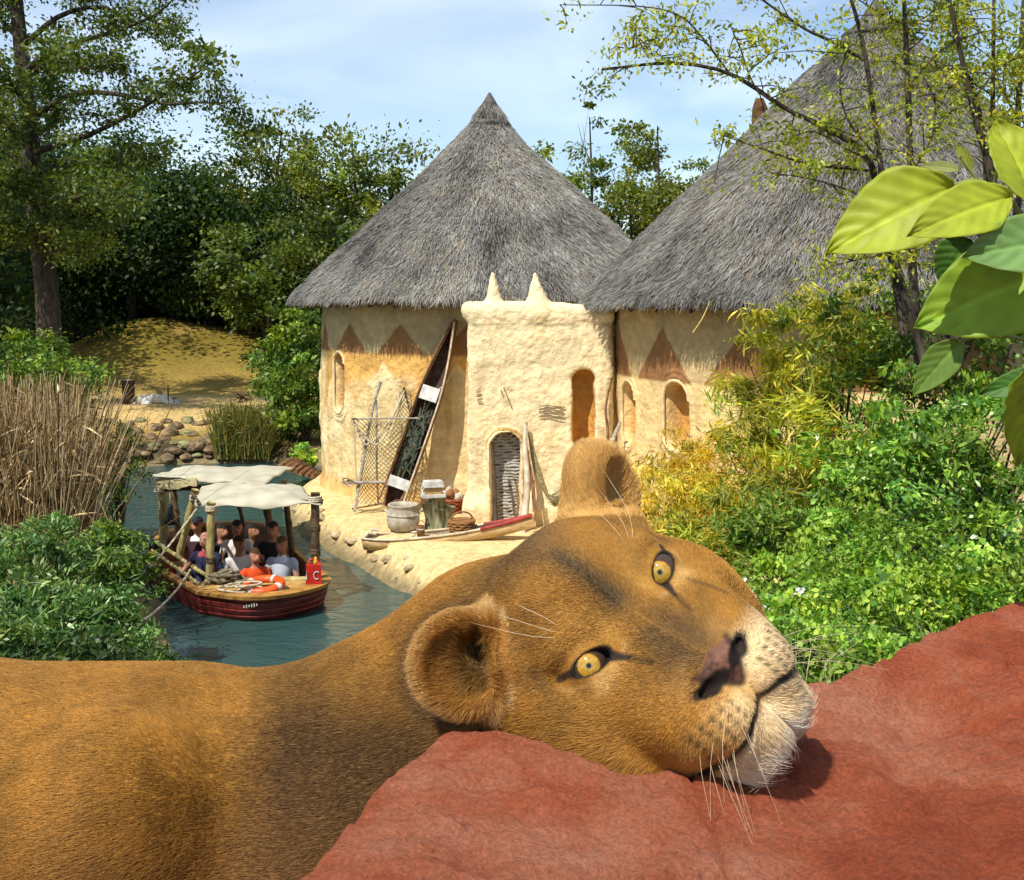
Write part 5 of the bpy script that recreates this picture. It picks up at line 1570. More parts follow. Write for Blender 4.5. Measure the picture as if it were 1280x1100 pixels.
for k, (lab, px, py, Y, rx, rz, m, cl, per, L0, W0, sp, dr) in enumerate([
 ('yellow feathery bamboo against the mud wall', 880, 605, 15.6, .95, .85, 'yellow', 130, 50, .11, .020, .24, .6),
 ('yellow-green bamboo spilling toward the lioness ear', 840, 645, 14.2, .62, .65, 'yellow', 80, 50, .11, .021, .24, .6),
 ('tall bamboo with golden sprays in front of the large hut', 985, 525, 14.6, .95, .90, 'bamboo', 120, 50, .16, .024, .26, .6),
 ('green bamboo reaching up to the thatch eave', 1040, 430, 14.0, 1.05, .70, 'bamboo', 110, 46, .16, .026, .26, .6),
 ('bamboo with long arching leaves beside the lioness brow', 920, 668, 12.6, .80, .55, 'bamboo', 95, 50, .15, .020, .24, .6),
 ('bamboo thicket in the middle of the right bank', 1020, 585, 12.2, .95, .72, 'bamboo', 110, 48, .15, .022, .24, .5),
 ('leafy green shrub under the close hanging leaves', 1180, 430, 13.0, 1.30, .95, 'bush', 130, 60, .085, .040, .26, .3),
 ('dense glossy green shrub at the right edge', 1235, 560, 11.0, 1.00, 1.05, 'ivy', 140, 64, .075, .040, .22, .2),
 ('glossy green shrub below the bamboo thicket', 1120, 600, 10.6, .80, .75, 'ivy', 110, 60, .085, .034, .22, .2),
 ('fern-green shrub above the white flowers', 1005, 690, 10.2, .72, .52, 'bush', 95, 60, .10, .028, .22, .3),
 ('dark green shrub low at the right edge', 1240, 700, 8.6, .80, .60, 'ivy', 120, 65, .055, .034, .19, .2),
 ('bright ground shrub behind the red rock', 1120, 715, 8.2, .75, .50, 'low', 110, 65, .050, .028, .18, .2),
 ('bright leafy plant right of the lioness muzzle', 985, 770, 7.2, .55, .38, 'low', 100, 65, .045, .028, .15, .2),
 ('bright leafy ground plant along the rock edge', 1090, 790, 6.4, .55, .36, 'low', 100, 65, .042, .026, .15, .2),
 ('small-leaved plant at the crest of the rock', 1215, 760, 6.2, .50, .34, 'low', 90, 65, .042, .026, .15, .2),
 ('low leafy plant close behind the lioness chin', 985, 840, 5.4, .42, .26, 'low', 80, 65, .040, .024, .13, .2),
 ('low plant filling the hollow behind the rock', 1070, 850, 5.0, .40, .24, 'low', 70, 65, .040, .024, .13, .2),
]):
    shrub(lab, px, py, Y, rx, rz, MT[m], 400 + k, cl, per, L0, W0, sp, None, dr, RS, name='bamboo' if 'bamboo' in lab else 'shrub', cat='bamboo' if 'bamboo' in lab else 'shrub')
# white flowers
fl = mat_plain('white_petal', (.78, .78, .74), .6)
rng = np.random.default_rng(77)
for k, (x, y) in enumerate([(928, 735), (935, 741), (957, 762), (963, 758), (952, 771), (975, 748), (985, 765), (1000, 740), (968, 785)]):
    c = P(x, y, 6.72 + .02 * k)
    mb = MB()
    for q in range(9):
        o = Vector(rng.normal(0, .022, 3))
        for a in range(5):
            th = a * 1.256 + q
            d = Vector((math.cos(th), -.4, math.sin(th))) * .016
            s = Vector((-math.sin(th), 0, math.cos(th))) * .008
            mb.add([c + o, c + o + d * .6 + s, c + o + d, c + o + d * .6 - s], [(0, 1, 2, 3)])
    ob = mb.build('flower_head', fl)
    setp(ob, 'small white flower head among the leaves right of the lioness', 'flower', 'white flowers right of the lioness')
# grass tufts behind the rock
def tuft(label, px, py, Y, n, h, seed, cols, spread):
    rng = np.random.default_rng(seed)
    b = P(px, py, Y)
    gb = gz1(b.x, b.y)
    h = max(b.z - gb, .1) + h
    t = empty('grass_tuft', (b.x, b.y, gb), 0, label, 'grass')
    mb = MB()
    for k in range(n):
        a = rng.uniform(0, 6.28); L_ = h * rng.uniform(.6, 1.15); o = rng.uniform(.15, 1) * spread
        d = Vector((math.cos(a), math.sin(a), 0))
        p0 = d * .02; p1 = d * o * L_ * .35 + Vector((0, 0, L_ * .6)); p2 = d * o * L_ * .9 + Vector((0, 0, L_ * (.95 - .5 * o)))
        s = Vector((-d.y, d.x, 0)) * .0035
        q = spline([p0, p1, p2], 6)
        vs = []
        for i, p in enumerate(q):
            w_ = 1 - i / 5.3
            vs += [p + s * w_, p - s * w_]
        mb.add(vs, [(2 * i, 2 * i + 1, 2 * i + 3, 2 * i + 2) for i in range(5)])
    mb.build('blades', cols, t)
MG = mat_leaf('leaf_grass', [(.10, .16, .03), (.22, .28, .07), (.40, .42, .18), (.55, .55, .32)], .3)
tuft('tuft of pale upright grass at the edge of the red rock', 1042, 832, 4.6, 70, .10, 5, MG, .30)
tuft('tuft of arching grass right of the lioness muzzle', 992, 790, 4.9, 80, .14, 6, MG, .45)
tuft('thin dry grass tuft sticking up beside the rock crest', 1150, 775, 5.2, 40, .12, 7, MG, .3)

# ---- left bank: reed bed, bushes
def reeds(name, label, n, region, seed, mat, h, r, lean=.10, leaves=None):
    rng = np.random.default_rng(seed)
    vs, fs = [], []
    base = 0
    V, Fq = [], []
    k = 0
    while k < n:
        px, Y = rng.uniform(*region[0]), rng.uniform(*region[1])
        x = (px - 640) / F_PX * Y
        z = gz1(x, Y) if rng.random() < .02 else region[2]
        H = h * rng.uniform(.72, 1.12)
        d = rng.normal(0, lean, 2)
        if rng.random() < .06: d *= 4
        bend = rng.normal(0, .22, 2)
        rr = r * rng.uniform(.6, 1.4)
        for i in range(4):
            t = i / 3
            cx, cy, cz = x + d[0] * H * t + bend[0] * t * t, Y + d[1] * H * t + bend[1] * t * t, z + H * t
            w_ = rr * (1 - .6 * t)
            for q in range(3):
                a = q * 2.094 + k
                V.append((cx + w_ * math.cos(a), cy + w_ * math.sin(a), cz))
        b = k * 12
        for i in range(3):
            for q in range(3):
                q2 = (q + 1) % 3
                Fq.append((b + i * 3 + q, b + i * 3 + q2, b + i * 3 + 3 + q2, b + i * 3 + 3 + q))
        k += 1
    V = np.array(V); Fq = np.array(Fq)
    nl = int(n * 1.6)                                     # dry blades hanging off the stalks
    pk = rng.integers(0, n, nl); tt = rng.uniform(.25, 1.0, nl)
    b0, b1 = V[pk * 12], V[pk * 12 + 9]
    c0 = b0 + (b1 - b0) * tt[:, None]
    dd = rng.normal(size=(nl, 3)) * np.array((1, 1, .5)) + np.array((0, 0, rng.choice([.7, -.6])))
    dd /= np.linalg.norm(dd, axis=1, keepdims=True)
    ln = h * .13 * rng.uniform(.5, 1.5, nl)[:, None]
    ss = np.cross(dd, rng.normal(size=(nl, 3))); ss /= np.linalg.norm(ss, axis=1, keepdims=True)
    w_ = r * 1.1
    LV = np.stack([c0, c0 + dd * ln * .45 + ss * w_, c0 + dd * ln + np.array((0, 0, -.3)) * ln * .4, c0 + dd * ln * .45 - ss * w_], 1).reshape(-1, 3)
    Fq = np.concatenate([Fq, np.arange(nl * 4).reshape(-1, 4) + len(V)]); V = np.concatenate([V, LV])
    o = mesh_obj(name, V, Fq, mat)
    return setp(o, label, 'reeds', None, 'stuff')
M_REEDS = mat_leaf('reed_stalk', [(.07, .038, .014), (.21, .125, .045), (.42, .29, .13), (.66, .54, .32)], .10, .7, .2)
reeds('reeds', 'bed of tall dry brown reeds on the left bank', 1900, ((-45, 92), (15.2, 18.5), .45), 601, M_REEDS, 3.0, .0125, .13)
M_REEDG = mat_leaf('reed_green', [(.05, .08, .012), (.12, .15, .02), (.24, .22, .04), (.34, .26, .07)], .3)
reeds('reeds', 'patch of green and yellow reeds at the far waterline by the bush', 700, ((268, 338), (33.2, 35.0), .15), 602, M_REEDG, 1.45, .016, .12)
LB = 'bushes on the left bank'
for k, (lab, px, py, Y, rx, rz, m, cl, per, L0, W0, sp, dr) in enumerate([
 ('light green bush growing up behind the reeds', 35, 455, 21.0, 1.15, .62, 'bush', 90, 60, .11, .045, .28, .3),
 ('green bush leaning over the reed tops', 95, 480, 19.5, .65, .45, 'bush', 55, 50, .10, .040, .24, .3),
 ('loose green shrub at the water end of the reeds', 150, 585, 20.0, .36, .85, 'bush', 50, 30, .09, .035, .26, .3),
 ('dark shrub hanging over the water by the mooring ropes', 148, 705, 14.6, .42, .62, 'bush', 70, 55, .075, .034, .20, .3),
 ('narrow-leaved bush with pale tips below the reeds', 45, 705, 13.2, .85, .52, 'oleander', 120, 60, .105, .026, .20, .1),
 ('narrow-leaved bush in the lower left corner', 20, 790, 11.2, .80, .50, 'oleander', 120, 60, .100, .026, .19, .1),
 ('narrow-leaved bush spreading toward the lower mooring rope', 108, 785, 11.6, .58, .42, 'oleander', 110, 60, .100, .026, .18, .1),
 ('narrow-leaved sprays at the water edge below the boat', 165, 825, 10.8, .30, .20, 'oleander', 60, 60, .095, .025, .15, .1),
 ('dark bush base behind the lioness back', 85, 850, 9.8, .90, .36, 'wood_dark', 100, 60, .085, .030, .18, .1),
]):
    shrub(lab, px, py, Y, rx, rz, MT[m], 500 + k, cl, per, L0, W0, sp, None, dr, LB, bias=.5)
shrub('tall leafy bush between the far bank and the hut', 382, 470, 34.5, 1.25, 2.1, MT['bush'], 520, 150, 75, .16, .09, .40, 1.4, .3, None, bias=.5)
shrub('arching bush beside the sand left of the tall bush', 345, 455, 36.0, .75, 1.0, MT['bush'], 521, 55, 50, .16, .08, .40, 1.0, .3, None, bias=.5)
shrub('low leafy plant at the foot of the hut wall by the water', 382, 572, 31.5, .40, .35, MT['low'], 522, 30, 45, .12, .07, .22, .4, .2, None)

# ---- slender tree in front of the large roof
def front_tree():
    rng = np.random.default_rng(700)
    Y = 12.5
    base = P(1165, 470, Y); base.z = gz1(base.x, base.y) - .05
    t = empty('tree', base, 0, 'slender many-stemmed tree with sparse spring leaves before the large roof', 'tree')
    mb = MB(); L = lambda q: Vector(q) - base
    stems = [
        ([(1150, 470), (1138, 300), (1138, 219), (1133, 66), (1127, -60)], 0, .058), ([(1160, 470), (1112, 300), (1100, 201), (1079, 57), (1052, -40)], -.6, .046),
        ([(1175, 470), (1245, 290), (1236, 210), (1214, 127), (1180, -30)], -.3, .060), ([(1180, 470), (1236, 300), (1240, 175), (1243, -40)], .4, .052),
        ([(1190, 470), (1265, 300), (1272, 150), (1282, -40)], .2, .060), ([(1170, 460), (1228, 290), (1226, 150), (1200, 60), (1196, -30)], .5, .036),
        ([(1130, 420), (1092, 214), (1040, 165), (982, 136), (912, 92), (838, 79), (752, 87)], -.4, .040), ([(1079, 74), (1040, 52), (1004, 35), (956, 2), (930, -20)], -.6, .022),
        ([(982, 136), (945, 110), (925, 60), (912, 30)], -.5, .014), ([(912, 92), (880, 50), (850, 20), (800, 8), (700, 6)], -.4, .014), ([(838, 79), (812, 62), (780, 60)], -.4, .008),
        ([(1092, 214), (1010, 205), (950, 185), (905, 170)], -.2, .016), ([(1068, 240), (1020, 225), (960, 215)], -.3, .012), ([(1133, 110), (1180, 60), (1225, 40)], 0, .014),
        ([(1100, 201), (1060, 150), (1050, 100), (1060, 60)], -.6, .014), ([(1138, 219), (1165, 170), (1170, 110)], 0, .016),
        ([(1214, 127), (1250, 85), (1295, 62)], -.3, .016), ([(1236, 210), (1262, 170), (1298, 150)], -.3, .016), ([(1127, 30), (1090, 10), (1050, -15)], 0, .014), ([(1180, 0), (1150, 25), (1105, 30)], .2, .012),
        ([(1243, 60), (1220, 30), (1205, -10)], .3, .014), ([(1133, 66), (1160, 40), (1175, 5)], 0, .012), ([(1100, 201), (1065, 190), (1020, 165), (990, 170)], -.5, .014), ([(1242, 120), (1200, 95), (1165, 85)], .3, .012), ([(1150, 330), (1100, 320), (1050, 330)], -.6, .014), ([(1272, 150), (1255, 110), (1258, 60)], .2, .016)]
    cen = []
    for pts, dy, r in stems:
        n = 18
        sp = spline([P(x, y, Y + dy) for x, y in pts], n)
        mb.tube([L(p) for p in sp], list(np.linspace(r, r * .35, n)), 7, wob=.06)
        thin = r < .045
        for i in range(3, n):
            if rng.random() < (.85 if thin else .40):
                d = Vector((rng.normal(0, .22), rng.normal(0, .25), rng.normal(.05, .16)))
                e = sp[i] + d
                mb.tube([L(sp[i]), L(sp[i] + d * .5) + Vector((0, 0, .03)), L(e)], [.008, .006, .003], 4)
                cen.append(tuple(L(e)))
                if rng.random() < .5: cen.append(tuple(L(sp[i] + d * .6)))
    mb.build('trunk', M_BARK, t, True)
    C, D, N, L_, W_, T_ = leaves_round(rng, np.array(cen), 30, .20, .066, .030, .3, .3)
    leaf_mesh('crown', C, D, N, L_, W_, T_, MT['spring'], t)
front_tree()
# dry straw hanging from the eave
o = MB().tube(spline([P(888, 376, 17.4), P(878, 398, 17.3), P(866, 416, 17.2)], 8), .012, 5).build('straw', M_STRAW, None, True)
setp(o, 'single long straw hanging from the eave of the large roof', 'straw')

# ================================================================== branch with large leaves close to the lens
M_BIG, t_, b_ = _new('big_leaf')
N_, L__ = t_.nodes, t_.links
at = N_.new('ShaderNodeAttribute'); at.attribute_name = 'Col'
nz_ = N_.new('ShaderNodeTexNoise'); nz_.inputs['Scale'].default_value = 30; nz_.inputs['Detail'].default_value = 6
mr_ = N_.new('ShaderNodeMapRange'); mr_.inputs[1].default_value, mr_.inputs[2].default_value, mr_.inputs[3].default_value, mr_.inputs[4].default_value = .3, .7, .82, 1.15
sc_ = N_.new('ShaderNodeVectorMath'); sc_.operation = 'SCALE'
tc_ = N_.new('ShaderNodeTexCoord'); L__.new(tc_.outputs['Object'], nz_.inputs['Vector'])
L__.new(nz_.outputs['Fac'], mr_.inputs[0]); L__.new(at.outputs['Color'], sc_.inputs[0]); L__.new(mr_.outputs[0], sc_.inputs['Scale'])
L__.new(sc_.outputs[0], b_.inputs['Base Color']); b_.inputs['Roughness'].default_value = .5
tr_ = N_.new('ShaderNodeBsdfTranslucent'); L__.new(sc_.outputs[0], tr_.inputs['Color'])
ms_ = N_.new('ShaderNodeMixShader'); ms_.inputs[0].default_value = .45
L__.new(b_.outputs[0], ms_.inputs[1]); L__.new(tr_.outputs[0], ms_.inputs[2]); L__.new(ms_.outputs[0], N_['Material Output'].inputs['Surface'])
branch = empty('leafy_branch', P(1330, 330, 1.6), 0, 'close branch of large lime-green leaves hanging in from the right', 'branch')
def big_leaf(bx, by, tx, ty, wpx, Y, tilt, tone, seed, roll=0.0):
    rs = np.random.default_rng(seed)
    a, b = P(bx, by, Y), P(tx, ty, Y + tilt)
    L_ = (b - a).length; d = (b - a).normalized()
    n = Vector((roll, -1, .45)); n = (n - d * n.dot(d)).normalized(); s = d.cross(n)
    W_ = wpx / F_PX * Y
    nu, nv = 30, 19
    vs, cc = [], []
    for i in range(nu):
        u = i / (nu - 1)
        hw_ = W_ * .5 * (min(1, (u / .30)) ** .55) * (1 - max(0, (u - .30) / .70) ** 2.2)
        hw_ = max(hw_, .0006)
        for j in range(nv):
            v = 2 * j / (nv - 1) - 1
            vein = abs(math.sin((u * 6.5 - abs(v) * 1.9 + .12 * math.sin(9 * u + seed)) * math.pi)) ** .5
            p = a + d * (L_ * u) + s * (v * hw_)
            z = -.18 * W_ * (u - .35) ** 2 * 2 + .10 * W_ * abs(v) ** 1.4 * (1 - .3 * u) + .045 * W_ * vein * (abs(v) > .06) + .05 * W_ * math.sin(5 * u + seed) * v
            p = p + n * z
            vs.append(p)
            g = np.array(tone) * (1.0 + .04 * vein - .05 * (1 - vein)) 
            if abs(v) < .06: g = g * 1.25 + np.array((.03, .04, .01))
            ed = smooth(.75, 1.0, abs(v))
            cc.append(g * (1 - .15 * ed) + np.array((.25, .26, .02)) * .15 * ed)
    q = np.array([i * nv + j for i in range(nu - 1) for j in range(nv - 1)])
    o = mesh_obj('leaf', [tuple(v) for v in vs], np.stack([q, q + nv, q + nv + 1, q + 1], -1), M_BIG, None, True, cols=np.clip(np.array(cc), .01, .9))
    sm = o.modifiers.new('blade', 'SOLIDIFY'); sm.thickness = .0006
    under(o, branch)
LG = (.40, .47, .035); MG_ = (.27, .42, .035); DG = (.07, .18, .025); BG_ = (.20, .36, .10)
big_leaf(1192, 234, 1032, 314, 112, 1.55, .02, LG, 1, -.2)
big_leaf(1262, 246, 1136, 292, 74, 1.45, -.03, LG, 2, .1)
big_leaf(1296, 262, 1248, 148, 100, 1.50, .05, LG, 3, .2)
big_leaf(1345, 300, 1205, 318, 84, 1.42, .0, BG_, 4, .0)
big_leaf(1335, 330, 1142, 408, 128, 1.48, .03, MG_, 5, -.1)
big_leaf(1215, 300, 1172, 352, 56, 1.66, .02, DG, 6, -.3)
big_leaf(1202, 425, 1140, 494, 44, 1.75, .03, (.17, .29, .05), 7, -.2)
big_leaf(1310, 425, 1276, 585, 112, 1.50, .05, MG_, 8, .3)
big_leaf(1320, 470, 1224, 492, 40, 1.62, .02, DG, 9, .2)
big_leaf(1214, 216, 1196, 180, 22, 1.60, .0, (.34, .36, .05), 10, .2)
big_leaf(1200, 212, 1150, 206, 16, 1.62, .0, (.34, .36, .12), 11, .2)
big_leaf(1250, 262, 1160, 240, 40, 1.62, .03, MG_, 12, -.2)
M_PET = mat_plain('petiole', (.16, .20, .05), .6)
for pts, r in (([(1340, 330), (1290, 290), (1262, 250), (1222, 226), (1192, 232)], .0035), ([(1222, 226), (1212, 212), (1200, 196)], .0025), ([(1345, 300), (1300, 288), (1262, 250)], .003),
               ([(1345, 455), (1290, 428), (1240, 418), (1200, 426)], .003), ([(1345, 430), (1330, 380), (1335, 330)], .004), ([(1290, 428), (1305, 440), (1312, 430)], .0025), ([(1240, 240), (1255, 205), (1290, 262)], .0025)):
    under(MB().tube(spline([P(x, y, 1.56) for x, y in pts], 14), r, 7).build('twig', M_PET, None, True), branch)
# ================================================================== red rock in front

ROCK_TOP = [(-.27, .80), (-.205, .93), (-.178, 1.0), (-.142, 1.10), (-.118, 1.165), (-.082, 1.245), (-.050, 1.285), (.0, 1.36), (.04, 1.41), (.15, 1.42), (.36, 1.43), (.45, 1.50),
            (.62, 1.64), (.82, 1.80), (1.4, 2.15), (2.6, 2.2), (2.6, -1.4), (-.45, -1.4), (-.36, .6)]
ROCK_LEDGE = [(-2.6, -1.4), (2.6, -1.4), (2.6, 2.3), (1.5, 2.2), (.6, 1.7), (.2, 1.55), (-.2, 1.72), (-1.2, 1.8), (-2.6, 1.8)]

def vnoise(X, Y, cell, seed):
    "value noise on a square lattice"
    rs = np.random.default_rng(seed)
    T = rs.uniform(-1, 1, (257, 257))
    u, v = X / cell + 1000.37, Y / cell + 1000.71
    i, j = np.floor(u).astype(int), np.floor(v).astype(int)
    a, b = u - i, v - j
    a, b = a * a * (3 - 2 * a), b * b * (3 - 2 * b)
    i, j = i % 256, j % 256
    return (T[i, j] * (1 - a) + T[i + 1, j] * a) * (1 - b) + (T[i, j + 1] * (1 - a) + T[i + 1, j + 1] * a) * b

def rock_z(X, Y):
    p = np.stack([X.ravel(), Y.ravel(), np.zeros(X.size)], -1)
    wob = 0.022 * fbm(p * 7.0, 3, 21).reshape(X.shape)
    t = poly_sd(X, Y, ROCK_TOP) + wob
    l = poly_sd(X, Y, ROCK_LEDGE) + wob * 3
    n1 = fbm(p * 2.4, 3, 22).reshape(X.shape)
    n2 = fbm(p * 9.0, 4, 23).reshape(X.shape)
    n3 = fbm(p * 34.0, 4, 24).reshape(X.shape)
    n4 = fbm(p * 105.0, 3, 25).reshape(X.shape)
    crack = np.maximum(0, 1 - np.abs(fbm(p * 5.5 + 3.1, 3, 26).reshape(X.shape)) / 0.06)
    amp = smooth(-.02, -.16, t)
    rdg = (1 - 2.2 * np.abs(fbm(p * np.array((9.0, 17.0, 1)) + 5.0, 3, 27).reshape(X.shape))) * smooth(-.4, .5, n1)
    top = 4.514 + 0.026 * n1 * amp + 0.018 * n2 * (0.3 + 0.7 * amp) + 0.0022 * n3 + 0.0006 * n4 + 0.0062 * vnoise(X, Y, .055, 1) + 0.0040 * vnoise(X + .3 * Y, Y - .2 * X, .026, 2) + 0.0026 * vnoise(X, Y, .0125, 3) - 0.0045 * np.maximum(0, vnoise(X, Y, .017, 4) - .55) + 0.0007 * np.random.default_rng(9).normal(size=X.shape) - 0.008 * crack * amp + 0.004 * rdg * (.35 + .65 * amp)
    # swell towards the right, a worn hollow behind the chin
    top += 0.02 * np.exp(-((X - .95) ** 2 / .10 + (Y - 1.72) ** 2 / .05)) + 0.02 * np.exp(-((X - 1.25) ** 2 / .25 + (Y - 1.25) ** 2 / .12))
    top -= 0.030 * np.exp(-((X - .48) ** 2 / .030 + (Y - 1.34) ** 2 / .008))
    # low swell the jaw rests on
    top += 0.010 * np.exp(-((X - .12) ** 2 / .020 + (Y - 1.17) ** 2 / .004))
    led = 4.02 + 0.03 * n1 + 0.02 * n2 + 0.005 * n3
    base = -0.8 + 0.2 * n1
    z = base + (led - base) * smooth(.7, -.10, l)
    z = z + (top - z) * smooth(.085, -.030, t)
    return z

def build_rock():
    xs = axis((-3.6, -.5, 40), (-.5, -.32, 10), (-.32, 1.15, 300), (1.15, 3.4, 50))
    ys = axis((-2.4, .7, 40), (.7, 1.75, 215), (1.75, 2.2, 60), (2.2, 3.4, 30))
    X, Y = np.meshgrid(xs, ys, indexing='ij')
    Z = rock_z(X, Y)
    V = np.stack([X, Y, Z], -1).reshape(-1, 3)
    nx, ny = X.shape
    i, j = np.meshgrid(np.arange(nx - 1), np.arange(ny - 1), indexing='ij')
    a = (i * ny + j).ravel()
    Fc = np.stack([a, a + ny, a + ny + 1, a + 1], -1)
    m, t, b = _new('red_rock')
    N, L = t.nodes, t.links
    tcn = N.new('ShaderNodeTexCoord')
    def noise(s, d=8, ro=.65):
        n = N.new('ShaderNodeTexNoise'); n.inputs['Scale'].default_value = s; n.inputs['Detail'].default_value = d; n.inputs['Roughness'].default_value = ro
        L.new(tcn.outputs['Object'], n.inputs['Vector']); return n
    n1 = noise(3.2)
    r = N.new('ShaderNodeValToRGB')
    e = r.color_ramp.elements
    e[0].position, e[1].position = .36, .74
    e[0].color, e[1].color = (.29, .056, .022, 1), (.58, .27, .165, 1)
    q = e.new(.5); q.color = (.43, .108, .047, 1)
    L.new(n1.outputs['Fac'], r.inputs[0])
    n2 = noise(38, 8, .75)                                         # dark lichen specks in patches
    n3 = noise(4.3, 4)
    mm = N.new('ShaderNodeMath'); mm.operation = 'MULTIPLY'
    r2 = N.new('ShaderNodeValToRGB'); r2.color_ramp.elements[0].position, r2.color_ramp.elements[1].position = .55, .70
    r3 = N.new('ShaderNodeValToRGB'); r3.color_ramp.elements[0].position, r3.color_ramp.elements[1].position = .50, .64
    L.new(n2.outputs['Fac'], r2.inputs[0]); L.new(n3.outputs['Fac'], r3.inputs[0])
    L.new(r2.outputs[0], mm.inputs[0]); L.new(r3.outputs[0], mm.inputs[1])
    mx1 = N.new('ShaderNodeMix'); mx1.data_type = 'RGBA'; mx1.inputs[7].default_value = (.10, .05, .035, 1)
    L.new(mm.outputs[0], mx1.inputs[0]); L.new(r.outputs[0], mx1.inputs[6])
    n4 = noise(230, 8, .8)
    mr = N.new('ShaderNodeMapRange'); mr.inputs[1].default_value, mr.inputs[2].default_value, mr.inputs[3].default_value, mr.inputs[4].default_value = .3, .7, .50, 1.42
    L.new(n4.outputs['Fac'], mr.inputs[0])
    sc = N.new('ShaderNodeVectorMath'); sc.operation = 'SCALE'
    L.new(mx1.outputs[2], sc.inputs[0]); L.new(mr.outputs[0], sc.inputs['Scale'])
    L.new(sc.outputs[0], b.inputs['Base Color'])
    b.inputs['Roughness'].default_value = .92
    b.inputs['Specular IOR Level'].default_value = .15
    n5 = noise(170, 12, .8)
    vo = N.new('ShaderNodeTexVoronoi'); vo.inputs['Scale'].default_value = 90; vo.inputs['Randomness'].default_value = 1.0
    L.new(tcn.outputs['Object'], vo.inputs['Vector'])
    ad = N.new('ShaderNodeMath'); ad.operation = 'MULTIPLY_ADD'; ad.inputs[1].default_value = .55
    L.new(vo.outputs['Distance'], ad.inputs[0]); L.new(n5.outputs['Fac'], ad.inputs[2])
    bp = N.new('ShaderNodeBump'); bp.inputs['Strength'].default_value = 1.0; bp.inputs['Distance'].default_value = .010
    L.new(ad.outputs[0], bp.inputs['Height']); L.new(bp.outputs[0], b.inputs['Normal'])
    o = mesh_obj('rock', V, Fc, m, smoothed=True)
    setp(o, 'rough red rock that carries the lioness and her resting head', 'rock')
    return o
build_rock()

# ================================================================== lioness
_o = P(781, 771, 1.2)
HO = np.array(_o)
_f = np.array((0, 0, CAM_H)) - HO; _f /= np.linalg.norm(_f)
_x = np.array((1.0, 0, 0)) - _f * _f[0]; _x /= np.linalg.norm(_x)
_y = np.cross(_f, _x)
_d = .775 * _x - .632 * _y; _d /= np.linalg.norm(_d)
_u = -_d
_r = np.cross(_f, _u)                                   # animal's right: lower left in the picture
_a = R(17)
HF = math.cos(_a) * _f - math.sin(_a) * _r
HR = math.cos(_a) * _r + math.sin(_a) * _f
HU = _u
HB = np.stack([HR, HF, HU], 1)                          # columns = local axes

def hw(x, y, z): return HO + HB @ np.array((x, y, z))

